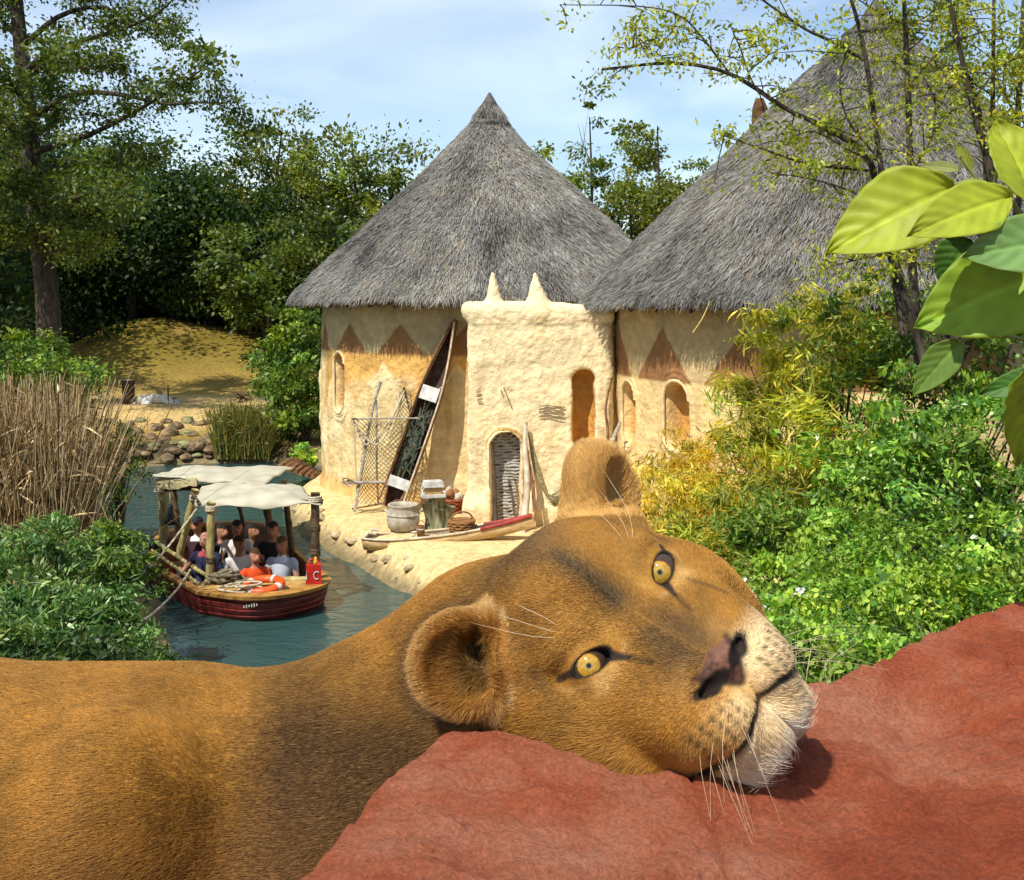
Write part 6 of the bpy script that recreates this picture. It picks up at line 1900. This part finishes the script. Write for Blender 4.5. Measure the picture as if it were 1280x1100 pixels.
def build_lion():
    xs = axis((-1.75, -.62, 75), (-.62, -.16, 80), (-.16, .36, 204), (.36, .42, 8))
    ys = axis((1.02, 1.08, 12), (1.08, 1.42, 136), (1.42, 1.85, 46))
    zs = axis((3.96, 4.40, 46), (4.40, 4.90, 198))
    fd = Field(xs, ys, zs)
    def E(c, r, k=.02, sub=False, rot=None):
        fd.ell(hw(*c), r, k, HB if rot is None else HB @ rot, sub)
    def C(a, b, ra, rb, k=.015, sub=False): fd.cap(hw(*a), hw(*b), ra, rb, k, sub)
    # body lying to the left: torso, haunch, shoulder, neck
    fd.chain([(-.44, 1.47, 4.293), (-.80, 1.47, 4.285), (-1.20, 1.47, 4.28), (-1.55, 1.46, 4.24)], [.215, .222, .225, .20], .05)
    fd.ell((-1.32, 1.33, 4.22), (.22, .17, .20), .06)
    fd.ell((-.475, 1.34, 4.30), (.145, .14, .205), .035)          # shoulder blade
    fd.chain([(-.36, 1.48, 4.300), (-.25, 1.47, 4.348), (-.13, 1.45, 4.425), (-.02, 1.42, 4.52)], [.165, .155, .138, .122], .05)
    fd.chain([(-.30, 1.36, 4.22), (-.10, 1.36, 4.36)], [.14, .12], .05)
    # folded forelegs and hind leg on the ledge
    fd.chain([(-.50, 1.28, 4.20), (-.62, 1.14, 4.08), (-.34, 1.12, 4.06)], [.09, .06, .05], .04)
    fd.chain([(-1.25, 1.22, 4.15), (-1.00, 1.14, 4.08), (-1.22, 1.10, 4.05), (-1.02, 1.09, 4.04)], [.11, .075, .05, .05], .04)
    # ---- head
    E((0, -.100, .030), (.104, .115, .098), .03)
    E((0, -.045, .055), (.082, .075, .070), .03)
    for s in (-1, 1):
        E((s * .088, -.075, -.045), (.052, .075, .080), .03)                       # cheeks
        E((s * .058, -.006, -.042), (.036, .032, .042), .025)
        E((s * .054, -.010, .036), (.038, .028, .024), .018)                        # brows
        C((s * .075, -.075, -.10), (s * .030, .008, -.158), .052, .036, .025)      # jaw
    E((.100, -.080, -.070), (.052, .075, .080), .035)                              # loose cheek pressed on the rock
    E((.110, -.120, .01), (.048, .075, .08), .035)
    for s in (-1, 1): E((s * .095, -.075, .068), (.036, .042, .030), .02)
    fd.cap(hw(0, -.11, .03), (-.02, 1.43, 4.53), .098, .118, .06)
    for s in (-1, 1):
        C((s * .016, -.030, .030), (s * .015, .052, -.100), .042, .028, .02)       # broad bridge
        E((s * .032, .050, -.134), (.038, .044, .037), .014)                       # whisker pads
        E((s * .050, .016, -.112), (.038, .042, .046), .025)
        E((s * .048, .010, -.075), (.040, .036, .045), .025)
    E((0, .071, -.099), (.029, .022, .019), .012)                                  # nose
    E((0, .028, -.164), (.054, .042, .030), .014)                                  # chin
    E((0, .000, -.166), (.05, .05, .033), .02)
    eyes = []
    for s in (-1, 1):
        c = np.array((s * .065, -.004, -.001))
        eyes.append(c)
        E(c, (.0245, .0232, .0222), .010)                                          # lids
        # almond opening, inner corner lower
        th = s * R(20)
        rot = np.array([[math.cos(th), 0, -math.sin(th)], [0, 1, 0], [math.sin(th), 0, math.cos(th)]])
        E((s * .065, .022, -.001), (.0205, .030, .0104), .002, True, rot)
        C((s * .050, .012, -.010), (s * .036, .022, -.034), .004, .003, .006, True)  # tear duct furrow
    # ears
    for s in (-1, 1):
        c = np.array((s * .127, -.100, .107))
        e1 = np.array((s * .74, 0, .67)); n = np.array((s * .30, .92, .10)) if s > 0 else np.array((-.55, .70, -.62)); n -= e1 * (n @ e1); n /= np.linalg.norm(n)
        e2 = np.cross(n, e1)
        rot = np.stack([e1, n, e2], 1)
        E(c, (.058 if s > 0 else .068, .032, .055 if s > 0 else .062), .016, False, rot)
        E(c - e1 * .035 - n * .012, (.045, .035, .045), .025, False, rot)
        E(c + n * (.021 if s > 0 else .033) + e1 * .002, (.049, .028, .044 if s > 0 else .040), .008, True, rot)
        if s > 0: E(c + n * .004 - e1 * .020 - e2 * (.012 * s), (.024, .030, .028), .008, True, rot)
        E(c + n * .014 - e1 * .052 + e2 * (.0 * s), (.018, .016, .042), .012, False, rot)  # inner tuft ridge
    # nostrils, philtrum, mouth
    for s in (-1, 1):
        fd.chain([hw(s * .0095, .097, -.111), hw(s * .0165, .095, -.107), hw(s * .025, .086, -.105), hw(s * .036, .070, -.103)], [.0045, .0076, .0064, .0030], .003, True)
        fd.chain([hw(0, .094, -.146), hw(s * .020, .088, -.153), hw(s * .042, .070, -.160), hw(s * .062, .044, -.160), hw(s * .076, .012, -.152)],
                 [.0025, .0028, .0032, .0038, .0042], .004, True)
    fd.chain([hw(0, .097, -.112), hw(0, .097, -.130), hw(0, .096, -.147)], [.002, .002, .003], .004, True)
    V, Q = fd.mesh(2)
    return V, Q, eyes

def to_local(W): return (W - HO) @ HB

def lerp(c, k, w): return c * (1 - w[:, None]) + np.asarray(k) * w[:, None]

def segd(p, a, b):
    a = np.asarray(a, float); b = np.asarray(b, float); ba = b - a
    h = np.clip(((p - a) @ ba) / (ba @ ba), 0, 1)
    return np.linalg.norm(p - a - h[:, None] * ba, axis=1)

def gz(d, s): return np.exp(-(d / s) ** 2)

def lion_colour(W, skin):
    q = to_local(W)
    ax = np.abs(q[:, 0]); y = q[:, 1]; z = q[:, 2]
    qa = np.stack([ax, y, z], 1)
    q2 = np.stack([ax, 0 * y, z], 1)
    fr = smooth(-.04, -.01, y)
    n = fbm(W * 16, 3, 31); n2 = fbm(W * 60, 3, 32)
    c = np.tile(np.array((.335, .160, .026)), (len(W), 1))
    c *= (1 + .20 * n + .20 * n2)[:, None]
    head = smooth(-.24, -.10, y) * smooth(.22, .16, np.linalg.norm(q * np.array((1, 0, 1)), axis=1))
    # body: shade painted into the darker neck and lower flank coat, golden back
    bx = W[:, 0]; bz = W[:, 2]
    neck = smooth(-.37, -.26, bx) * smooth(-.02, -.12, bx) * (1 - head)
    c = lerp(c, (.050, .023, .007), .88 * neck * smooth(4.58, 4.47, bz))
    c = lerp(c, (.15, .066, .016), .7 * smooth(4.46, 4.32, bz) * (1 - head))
    # face
    H = head
    c = lerp(c, (.10, .060, .026), H * .85 * gz(ax, .020) * smooth(-.02, .02, z) * smooth(.14, .09, z) * smooth(-.10, -.02, y))
    c = lerp(c, (.055, .040, .025), H * .7 * gz(ax + .004 * n, .006) * smooth(.005, .02, z) * smooth(.115, .09, z))
    c = lerp(c, (.13, .078, .034), H * .85 * smooth(.085, .13, z) * gz(ax, .06))
    c = lerp(c, (.105, .058, .020), H * .9 * gz(ax - .010, .020) * smooth(0, -.035, z) * smooth(-.105, -.075, z))
    c = lerp(c, (.045, .030, .016), H * .75 * gz(np.linalg.norm(qa - (.022, .05, -.066), axis=1), .017))
    c = lerp(c, (.075, .042, .016), H * .85 * gz(segd(qa, (.100, -.03, .034), (.104, -.035, -.03)), .012))
    c = lerp(c, (.12, .065, .022), H * .65 * gz(segd(qa, (.10, -.05, .075), (.03, -.01, .06)), .028))
    c = lerp(c, (.55, .29, .055), H * .65 * gz(segd(qa, (.115, -.07, -.03), (.085, -.03, -.09)), .03))     # golden outer cheek
    c = lerp(c, (.085, .045, .016), H * .8 * gz(np.linalg.norm(qa - (.045, .02, -.058), axis=1), .022))
    c = lerp(c, (.62, .40, .14), H * .9 * gz(segd(qa, (.072, .015, -.025), (.048, .02, -.030)), .011))    # pale under the eye
    c = lerp(c, (.60, .36, .10), H * .92 * gz(np.linalg.norm(qa - (.045, .0, .030), axis=1), .020))
    c = lerp(c, (.56, .32, .07), H * .75 * gz(segd(qa, (.03, .02, .0), (.02, -.005, .075)), .012))        # pale brow
    c = lerp(c, (.40, .235, .085), H * .6 * gz(np.linalg.norm(qa - (.030, .06, -.088), axis=1), .018))
    c = lerp(c, (.56, .33, .095), H * .9 * smooth(-.105, -.135, z) * smooth(-.01, .03, y))                # muzzle
    c = lerp(c, (.70, .50, .25), H * .8 * gz(np.linalg.norm(qa - (.030, .08, -.140), axis=1), .022))
    chin = smooth(-.152, -.162, z + .25 * np.maximum(ax - .045, 0) - .10 * np.maximum(.03 - ax, 0)) * smooth(-.03, .02, y)
    c = lerp(c, (.86, .74, .50), H * .9 * chin)
    c = lerp(c, (.95, .93, .88), H * .97 * chin * smooth(-.172, -.186, z))
    far_pad = smooth(.0, -.018, q[:, 0]) * smooth(-.085, -.115, z) * smooth(.0, .03, y)                    # pad turned to the sky: its light is painted into the coat
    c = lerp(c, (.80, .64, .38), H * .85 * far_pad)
    c = lerp(c, (.74, .56, .30), H * .75 * gz(ax - .020, .016) * smooth(-.118, -.130, z) * smooth(.05, .07, y))
    c = lerp(c, (.06, .035, .016), H * .6 * fr * smooth(.0035, .001, segd(np.stack([q[:, 0], 0 * y, z], 1), (-.068, 0, -.030), (-.079, 0, -.070))))  # wrinkle of the far cheek: its dark crease is painted, not modelled
    # whisker spot rows
    for row in range(4):
        for k in range(5):
            pt = (.026 + .011 * k, .088 - .013 * k, -.126 - .0085 * row + .002 * k)
            d = np.hypot(ax - pt[0], z - pt[2])
            c = lerp(c, (.035, .022, .012), H * .85 * gz(d, .0028) * smooth(.0, .02, y))
    # eye rims, tear line, nose, nostril, lips
    for s in (1,):
        e = qa - np.array((.065, 0, -.001))
        th = R(20)
        ex = e[:, 0] * math.cos(th) + e[:, 2] * math.sin(th); ez = -e[:, 0] * math.sin(th) + e[:, 2] * math.cos(th)
        rr = np.sqrt((ex / .0205) ** 2 + (ez / .0104) ** 2)
        front = smooth(-.02, -.005, y)
        c = lerp(c, (.010, .009, .010), H * .97 * smooth(1.28, 1.08, rr) * front)
        c = lerp(c, (.46, .27, .09), H * .65 * gz(rr - 1.75, .22) * front * smooth(.3, -.3, ez / .0125))
        c = lerp(c, (.012, .011, .012), H * .95 * fr * smooth(.0080, .0045, segd(q2, (.052, 0, -.008), (.041, 0, -.029)) + .20 * np.maximum(-.010 - z, 0)))
        c = lerp(c, (.02, .016, .012), H * .55 * fr * smooth(.0055, .001, segd(q2, (.041, 0, -.029), (.034, 0, -.048))))
        c = lerp(c, (.015, .012, .012), H * .9 * fr * smooth(.005, .0025, segd(q2, (.083, 0, .007), (.093, 0, .014))))
    nose = smooth(.029, .024, ax + .80 * np.maximum(-.097 - z, 0)) * smooth(-.081 - .25 * ax, -.086 - .25 * ax, z) * smooth(-.133, -.125, z) * smooth(.064, .072, y)
    nc = np.tile(np.array((.125, .060, .042)), (len(W), 1)) * (1 + .6 * n2 - .5 * smooth(.35, .6, fbm(W * 260, 2, 35)))[:, None]
    c = c * (1 - (H * nose)[:, None]) + nc * (H * nose)[:, None]
    npth = [(.0095, .097, -.111), (.0165, .095, -.107), (.025, .086, -.105), (.036, .070, -.103)]
    nb = smooth(.0120, .0088, np.min([segd(qa, npth[i], npth[i + 1]) + .0012 * i for i in range(3)], axis=0))
    edge_ = smooth(.020, .026, ax + .80 * np.maximum(-.097 - z, 0)) * smooth(.033, .027, ax + .80 * np.maximum(-.097 - z, 0)) * smooth(-.085, -.089, z) * smooth(-.133, -.125, z) * smooth(.064, .072, y)
    c = lerp(c, (.03, .018, .014), H * .8 * edge_)
    c = lerp(c, (.010, .008, .008), H * .97 * nb * smooth(.045, .06, y))
    c = lerp(c, (.03, .018, .014), H * .9 * smooth(.005, .003, segd(qa, (0, .09, -.112), (0, .096, -.147))))
    path = [(0, 0, -.146), (.020, 0, -.153), (.042, 0, -.160), (.062, 0, -.160), (.076, 0, -.152)]
    dm = np.min([segd(q2, path[i], path[i + 1]) for i in range(4)], axis=0)
    c = lerp(c, (.022, .016, .012), H * .95 * smooth(.0052, .0026, dm) * smooth(-.005, .01, y))
    c = lerp(c, (.012, .010, .010), H * .9 * smooth(.016, .008, np.linalg.norm(qa - (.080, .008, -.154), axis=1)))
    # ears: dark hole painted into the near one, far one coloured as if lit
    ear = np.array((.127, -.100, .107))
    e1 = np.array((.74, 0, .67)); nn = np.array((.30, .92, .10)); nn -= e1 * (nn @ e1); nn /= np.linalg.norm(nn); e2 = np.cross(nn, e1)
    er = qa - ear
    a1, an, a2 = er @ e1, er @ nn, er @ e2
    rad = np.hypot(a1, a2)
    inear = smooth(.085, .06, rad) * (a1 > -.045)
    c = lerp(c, (.40, .185, .035), .75 * inear * (an > -.012))
    c = lerp(c, (.58, .40, .17), .8 * inear * gz(rad - .060, .008) * (an > -.015))
    c = lerp(c, (.60, .36, .11), .7 * inear * (q[:, 0] < 0))
    c = lerp(c, (.03, .018, .008), np.where(q[:, 0] > 0, .93, .10) * gz(np.hypot(a1 + .018, a2), .030) * (an < .014) * (an > -.06) * (rad < .05))
    c = lerp(c, (.08, .045, .02), .8 * inear * (an < -.022) * (q[:, 0] > 0))
    return np.clip(c, .006, .95)

def fur_dir(W, nrm):
    q = to_local(W)
    ax = np.abs(q[:, 0]); sx = np.sign(q[:, 0]); y = q[:, 1]; z = q[:, 2]
    # face: away from the nose, up the bridge, back over the cheeks
    d = np.stack([sx * (.25 + ax * 5), -.6 - 0 * y, .9 + 0 * z], 1)
    lo = smooth(-.05, -.14, z)[:, None]
    d = d * (1 - lo) + lo * np.stack([sx * (.3 + 8 * ax), -.5 + 0 * y, -.55 + 0 * z], 1)
    chin = (smooth(-.150, -.172, z) * smooth(-.02, .03, y))[:, None]
    d = d * (1 - chin) + chin * np.stack([sx * .25 + q[:, 0] * 6, .50 + 0 * y, -1.1 + 0 * z], 1)
    d = d @ HB.T
    body = np.stack([-1 + 0 * ax, .1 + 0 * ax, -.18 + 0 * ax], 1)
    t = smooth(-.13, -.20, y)[:, None]
    d = d * (1 - t) + body * t
    # ears: along the rim, towards the tip
    ear = np.stack([sx * .127, -.100 + 0 * y, .107 + 0 * y], 1)
    e1 = np.stack([sx * .74, 0 * y, .67 + 0 * y], 1)
    er = q - ear
    ie = (smooth(.08, .06, np.linalg.norm(er, axis=1)) * (np.sum(er * e1, 1) > -.05))[:, None]
    de = (e1 * .8 + .9 * er / (np.linalg.norm(er, axis=1, keepdims=True) + .01)) @ HB.T
    d = d * (1 - ie) + de * ie
    d += .22 * np.stack([fbm(W * 22, 2, 41), fbm(W * 22, 2, 42), fbm(W * 22, 2, 43)], 1)
    d -= nrm * np.sum(d * nrm, 1, keepdims=True)
    return d / (np.linalg.norm(d, axis=1, keepdims=True) + 1e-9), ie[:, 0]

def lion():
    V, Q, eyes = build_lion()
    N_ = vnormals(V, Q)
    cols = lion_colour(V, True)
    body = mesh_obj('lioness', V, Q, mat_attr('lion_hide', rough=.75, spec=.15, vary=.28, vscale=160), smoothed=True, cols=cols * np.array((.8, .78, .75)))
    setp(body, 'tawny lioness lying with her head tilted sideways on the red rock', 'lioness')
    # ---------------- eyes
    for i, c in enumerate(eyes):
        gaze = np.array(cam_o.location) - hw(*c)
        gaze /= np.linalg.norm(gaze)
        gz_l = Vector(gaze)
        quat = gz_l.to_track_quat('Z', 'Y')
        rr = .0208
        vs, fs, cc = [], [], []
        nr, ns = 34, 40
        for a in range(nr + 1):
            th = math.pi * a / nr
            for b in range(ns):
                ph = 2 * math.pi * b / ns
                rad = math.sin(th) * rr
                vs.append((rad * math.cos(ph), rad * math.sin(ph), math.cos(th) * rr))
                if rad < .0031 and th < 1.5: k = (.004, .004, .004)
                elif rad < .0140 and th < 1.5:
                    u = (rad - .0031) / .0109
                    st = .70 + .55 * random.random()
                    k = tuple(x * st for x in ((.36, .235, .040) if u < .40 else (.38, .215, .028)))
                    if u > .80: k = (.07, .032, .008)
                else: k = (.05, .03, .02)
                cc.append(k)
        fs = [(a * ns + b, (a + 1) * ns + b, (a + 1) * ns + (b + 1) % ns, a * ns + (b + 1) % ns) for a in range(nr) for b in range(ns)]
        M = quat.to_matrix()
        ce = Vector(hw(*c)) + Vector(HB @ np.array((0, .0016, 0)))
        vs = [tuple(M @ Vector(v) + ce) for v in vs]
        m = mat_attr('lion_eye', rough=.10, spec=.4, vary=.1, vscale=400)
        bs = m.node_tree.nodes['Principled BSDF']
        bs.inputs['Coat Weight'].default_value = .25; bs.inputs['Coat Roughness'].default_value = .02
        mesh_obj('eye', vs, fs, m, body, True, cols=np.array(cc))['label'] = 'amber eye with a small round pupil and a dark rim'
    # ---------------- fur
    rng = np.random.default_rng(11)
    tri = np.concatenate([Q[:, [0, 1, 2]], Q[:, [0, 2, 3]]])
    cen = V[tri].mean(1)
    area = .5 * np.linalg.norm(np.cross(V[tri[:, 1]] - V[tri[:, 0]], V[tri[:, 2]] - V[tri[:, 0]]), axis=1)
    view = np.array((0, 0, CAM_H)) - cen
    view /= np.linalg.norm(view, axis=1, keepdims=True)
    nt_ = N_[tri].mean(1)
    facing = np.sum(view * nt_, 1)
    dens = area * smooth(-.45, .0, facing)
    ql = to_local(cen)
    dens *= np.where(cen[:, 0] < -.80, .25, 1.0)
    dens *= np.where(ql[:, 1] > -.22, 1.5, 1.0)
    dens *= np.where((cen[:, 0] < -.18), .8, 1.0)
    NH = 480000
    pick = rng.choice(len(tri), NH, p=dens / dens.sum())
    u = rng.random((NH, 2)); sw = u.sum(1) > 1; u[sw] = 1 - u[sw]
    T = V[tri[pick]]
    root = T[:, 0] + u[:, :1] * (T[:, 1] - T[:, 0]) + u[:, 1:] * (T[:, 2] - T[:, 0])
    nn = N_[tri[pick]]
    nrm = nn[:, 0] * (1 - u.sum(1, keepdims=True)) + nn[:, 1] * u[:, :1] + nn[:, 2] * u[:, 1:]
    nrm /= np.linalg.norm(nrm, axis=1, keepdims=True) + 1e-9
    q = to_local(root); ax = np.abs(q[:, 0]); y = q[:, 1]; z = q[:, 2]
    d, ie = fur_dir(root, nrm)
    L_ = np.full(NH, .0048)
    L_ += .006 * smooth(-.02, -.12, y)
    L_ += .010 * smooth(.09, .14, ax) * smooth(.05, -.05, z) * smooth(-.15, -.1, y)
    chin = smooth(-.158, -.182, z) * smooth(-.02, .02, y) * smooth(.08, .05, ax)
    L_ += .013 * chin
    L_ += .008 * ie
    body_ = smooth(-.15, -.22, y)
    L_ = L_ * (1 - body_) + .0085 * body_
    L_ *= rng.uniform(.65, 1.3, NH)
    L_ *= np.where((chin > .4) & (rng.random(NH) < .06), 1.5, 1.0)
    # long tuft before the near ear
    ee = q - np.array((.127, -.100, .107)); e1_ = np.array((.74, 0, .67)); aa = ee @ e1_
    tuft_ = smooth(-.070, -.055, aa) * smooth(-.030, -.042, aa) * smooth(.055, .04, np.linalg.norm(ee - aa[:, None] * e1_, axis=1)) * (q[:, 0] > .03)
    L_ += .016 * tuft_
    td = (np.array((.55, .10, -.83)) @ HB.T)[None, :]
    td = td - nrm * np.sum(td * nrm, 1, keepdims=True)
    d = d * (1 - tuft_[:, None]) + td * tuft_[:, None]
    # bare: nose leather, lids, lips, nostrils
    qa = np.stack([ax, y, z], 1)
    q2 = np.stack([ax, 0 * y, z], 1)
    bare = (ax + .80 * np.maximum(-.097 - z, 0) < .029) & (z < -.084 - .25 * ax) & (z > -.131) & (y > .066)
    e = qa - np.array((.065, 0, -.001)); th = R(20)
    ex = e[:, 0] * math.cos(th) + e[:, 2] * math.sin(th); ez = -e[:, 0] * math.sin(th) + e[:, 2] * math.cos(th)
    rr = np.sqrt((ex / .0205) ** 2 + (ez / .0104) ** 2)
    bare |= (rr < 1.16) & (y > -.03)
    near_eye = smooth(2.6, 1.4, rr) * (y > -.03)
    L_ *= 1 - .6 * near_eye
    bare |= (segd(q2, (.052, 0, -.008), (.041, 0, -.026)) < .0030) & (y > -.03)
    bare |= segd(qa, (.017, .093, -.107), (.036, .070, -.103)) < .007
    path = [(0, 0, -.146), (.020, 0, -.153), (.042, 0, -.160), (.062, 0, -.160), (.076, 0, -.152)]
    bare |= (np.min([segd(q2, path[i], path[i + 1]) for i in range(4)], axis=0) < .0028) & (y > 0)
    keep = ~bare
    lift = (.24 + .60 * chin + .25 * ie + .25 * tuft_ + rng.normal(0, .10, NH))[:, None]
    dirn = d + nrm * lift + rng.normal(0, .07, (NH, 3))
    dirn /= np.linalg.norm(dirn, axis=1, keepdims=True)
    flat = d + nrm * (lift * .15) + rng.normal(0, .08, (NH, 3))
    flat /= np.linalg.norm(flat, axis=1, keepdims=True)
    p0 = root - nrm * .0006
    p1 = root + dirn * (L_ * .5)[:, None]
    p2 = p1 + flat * (L_ * .5)[:, None]
    pts = np.stack([p0, p1, p2], 1)
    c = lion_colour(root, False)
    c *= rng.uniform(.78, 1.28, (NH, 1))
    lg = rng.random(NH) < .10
    c[lg] = c[lg] * .65 + np.array((.58, .38, .13)) * .35 * (c[lg].mean(1, keepdims=True) > .03)
    pts, c, L_ = pts[keep], np.clip(c[keep], .005, .92), L_[keep]
    rad = np.stack([np.full(len(pts), .00022), np.full(len(pts), .00018), np.full(len(pts), .00005)], 1)
    fu = strands('fur', pts, rad, c, mat_strand('lion_fur', rough=.55, spec=.25, trans=.15), body)
    fu['kind'] = 'stuff'; fu['label'] = 'short tawny fur, white at the chin'
    # ---------------- whiskers and brow hairs
    mw = mat_plain('whisker', (.62, .50, .32), .4)
    k = 0
    for s in (-1, 1):
        for row in range(3):
            for j in range(4):
                x, yy, zz = .028 + .011 * j, .090 - .013 * j, -.128 - .0085 * row
                a = hw(s * x, yy - .010, zz)
                ln = random.uniform(.045, .105)
                dd = np.array((s * random.uniform(.5, .9), random.uniform(-.1, .45), -random.uniform(.25, .9)))
                dd /= np.linalg.norm(dd)
                b = hw(*(np.array((s * x, yy, zz)) + dd * ln * .5))
                c_ = hw(*(np.array((s * x, yy, zz)) + dd * ln + np.array((0, -.012, -.015))))
                MB().tube(spline([a, b, c_], 7), [.0002, .0002, .00018, .00016, .00013, .0001, .00006], 5).build('whisker', mw, body, True)
        for j in range(3):
            a = hw(s * .055, .005, .026 + .002 * j)
            b = hw(s * (.062 + .012 * j), .022, .062); c_ = hw(s * (.070 + .022 * j), .012, .10 + .01 * j)
            MB().tube(spline([a, b, c_], 7), [.0004, .0004, .00035, .0003, .00025, .0002, .0001], 5).build('whisker', mw, body, True)
    return body
LION = lion()
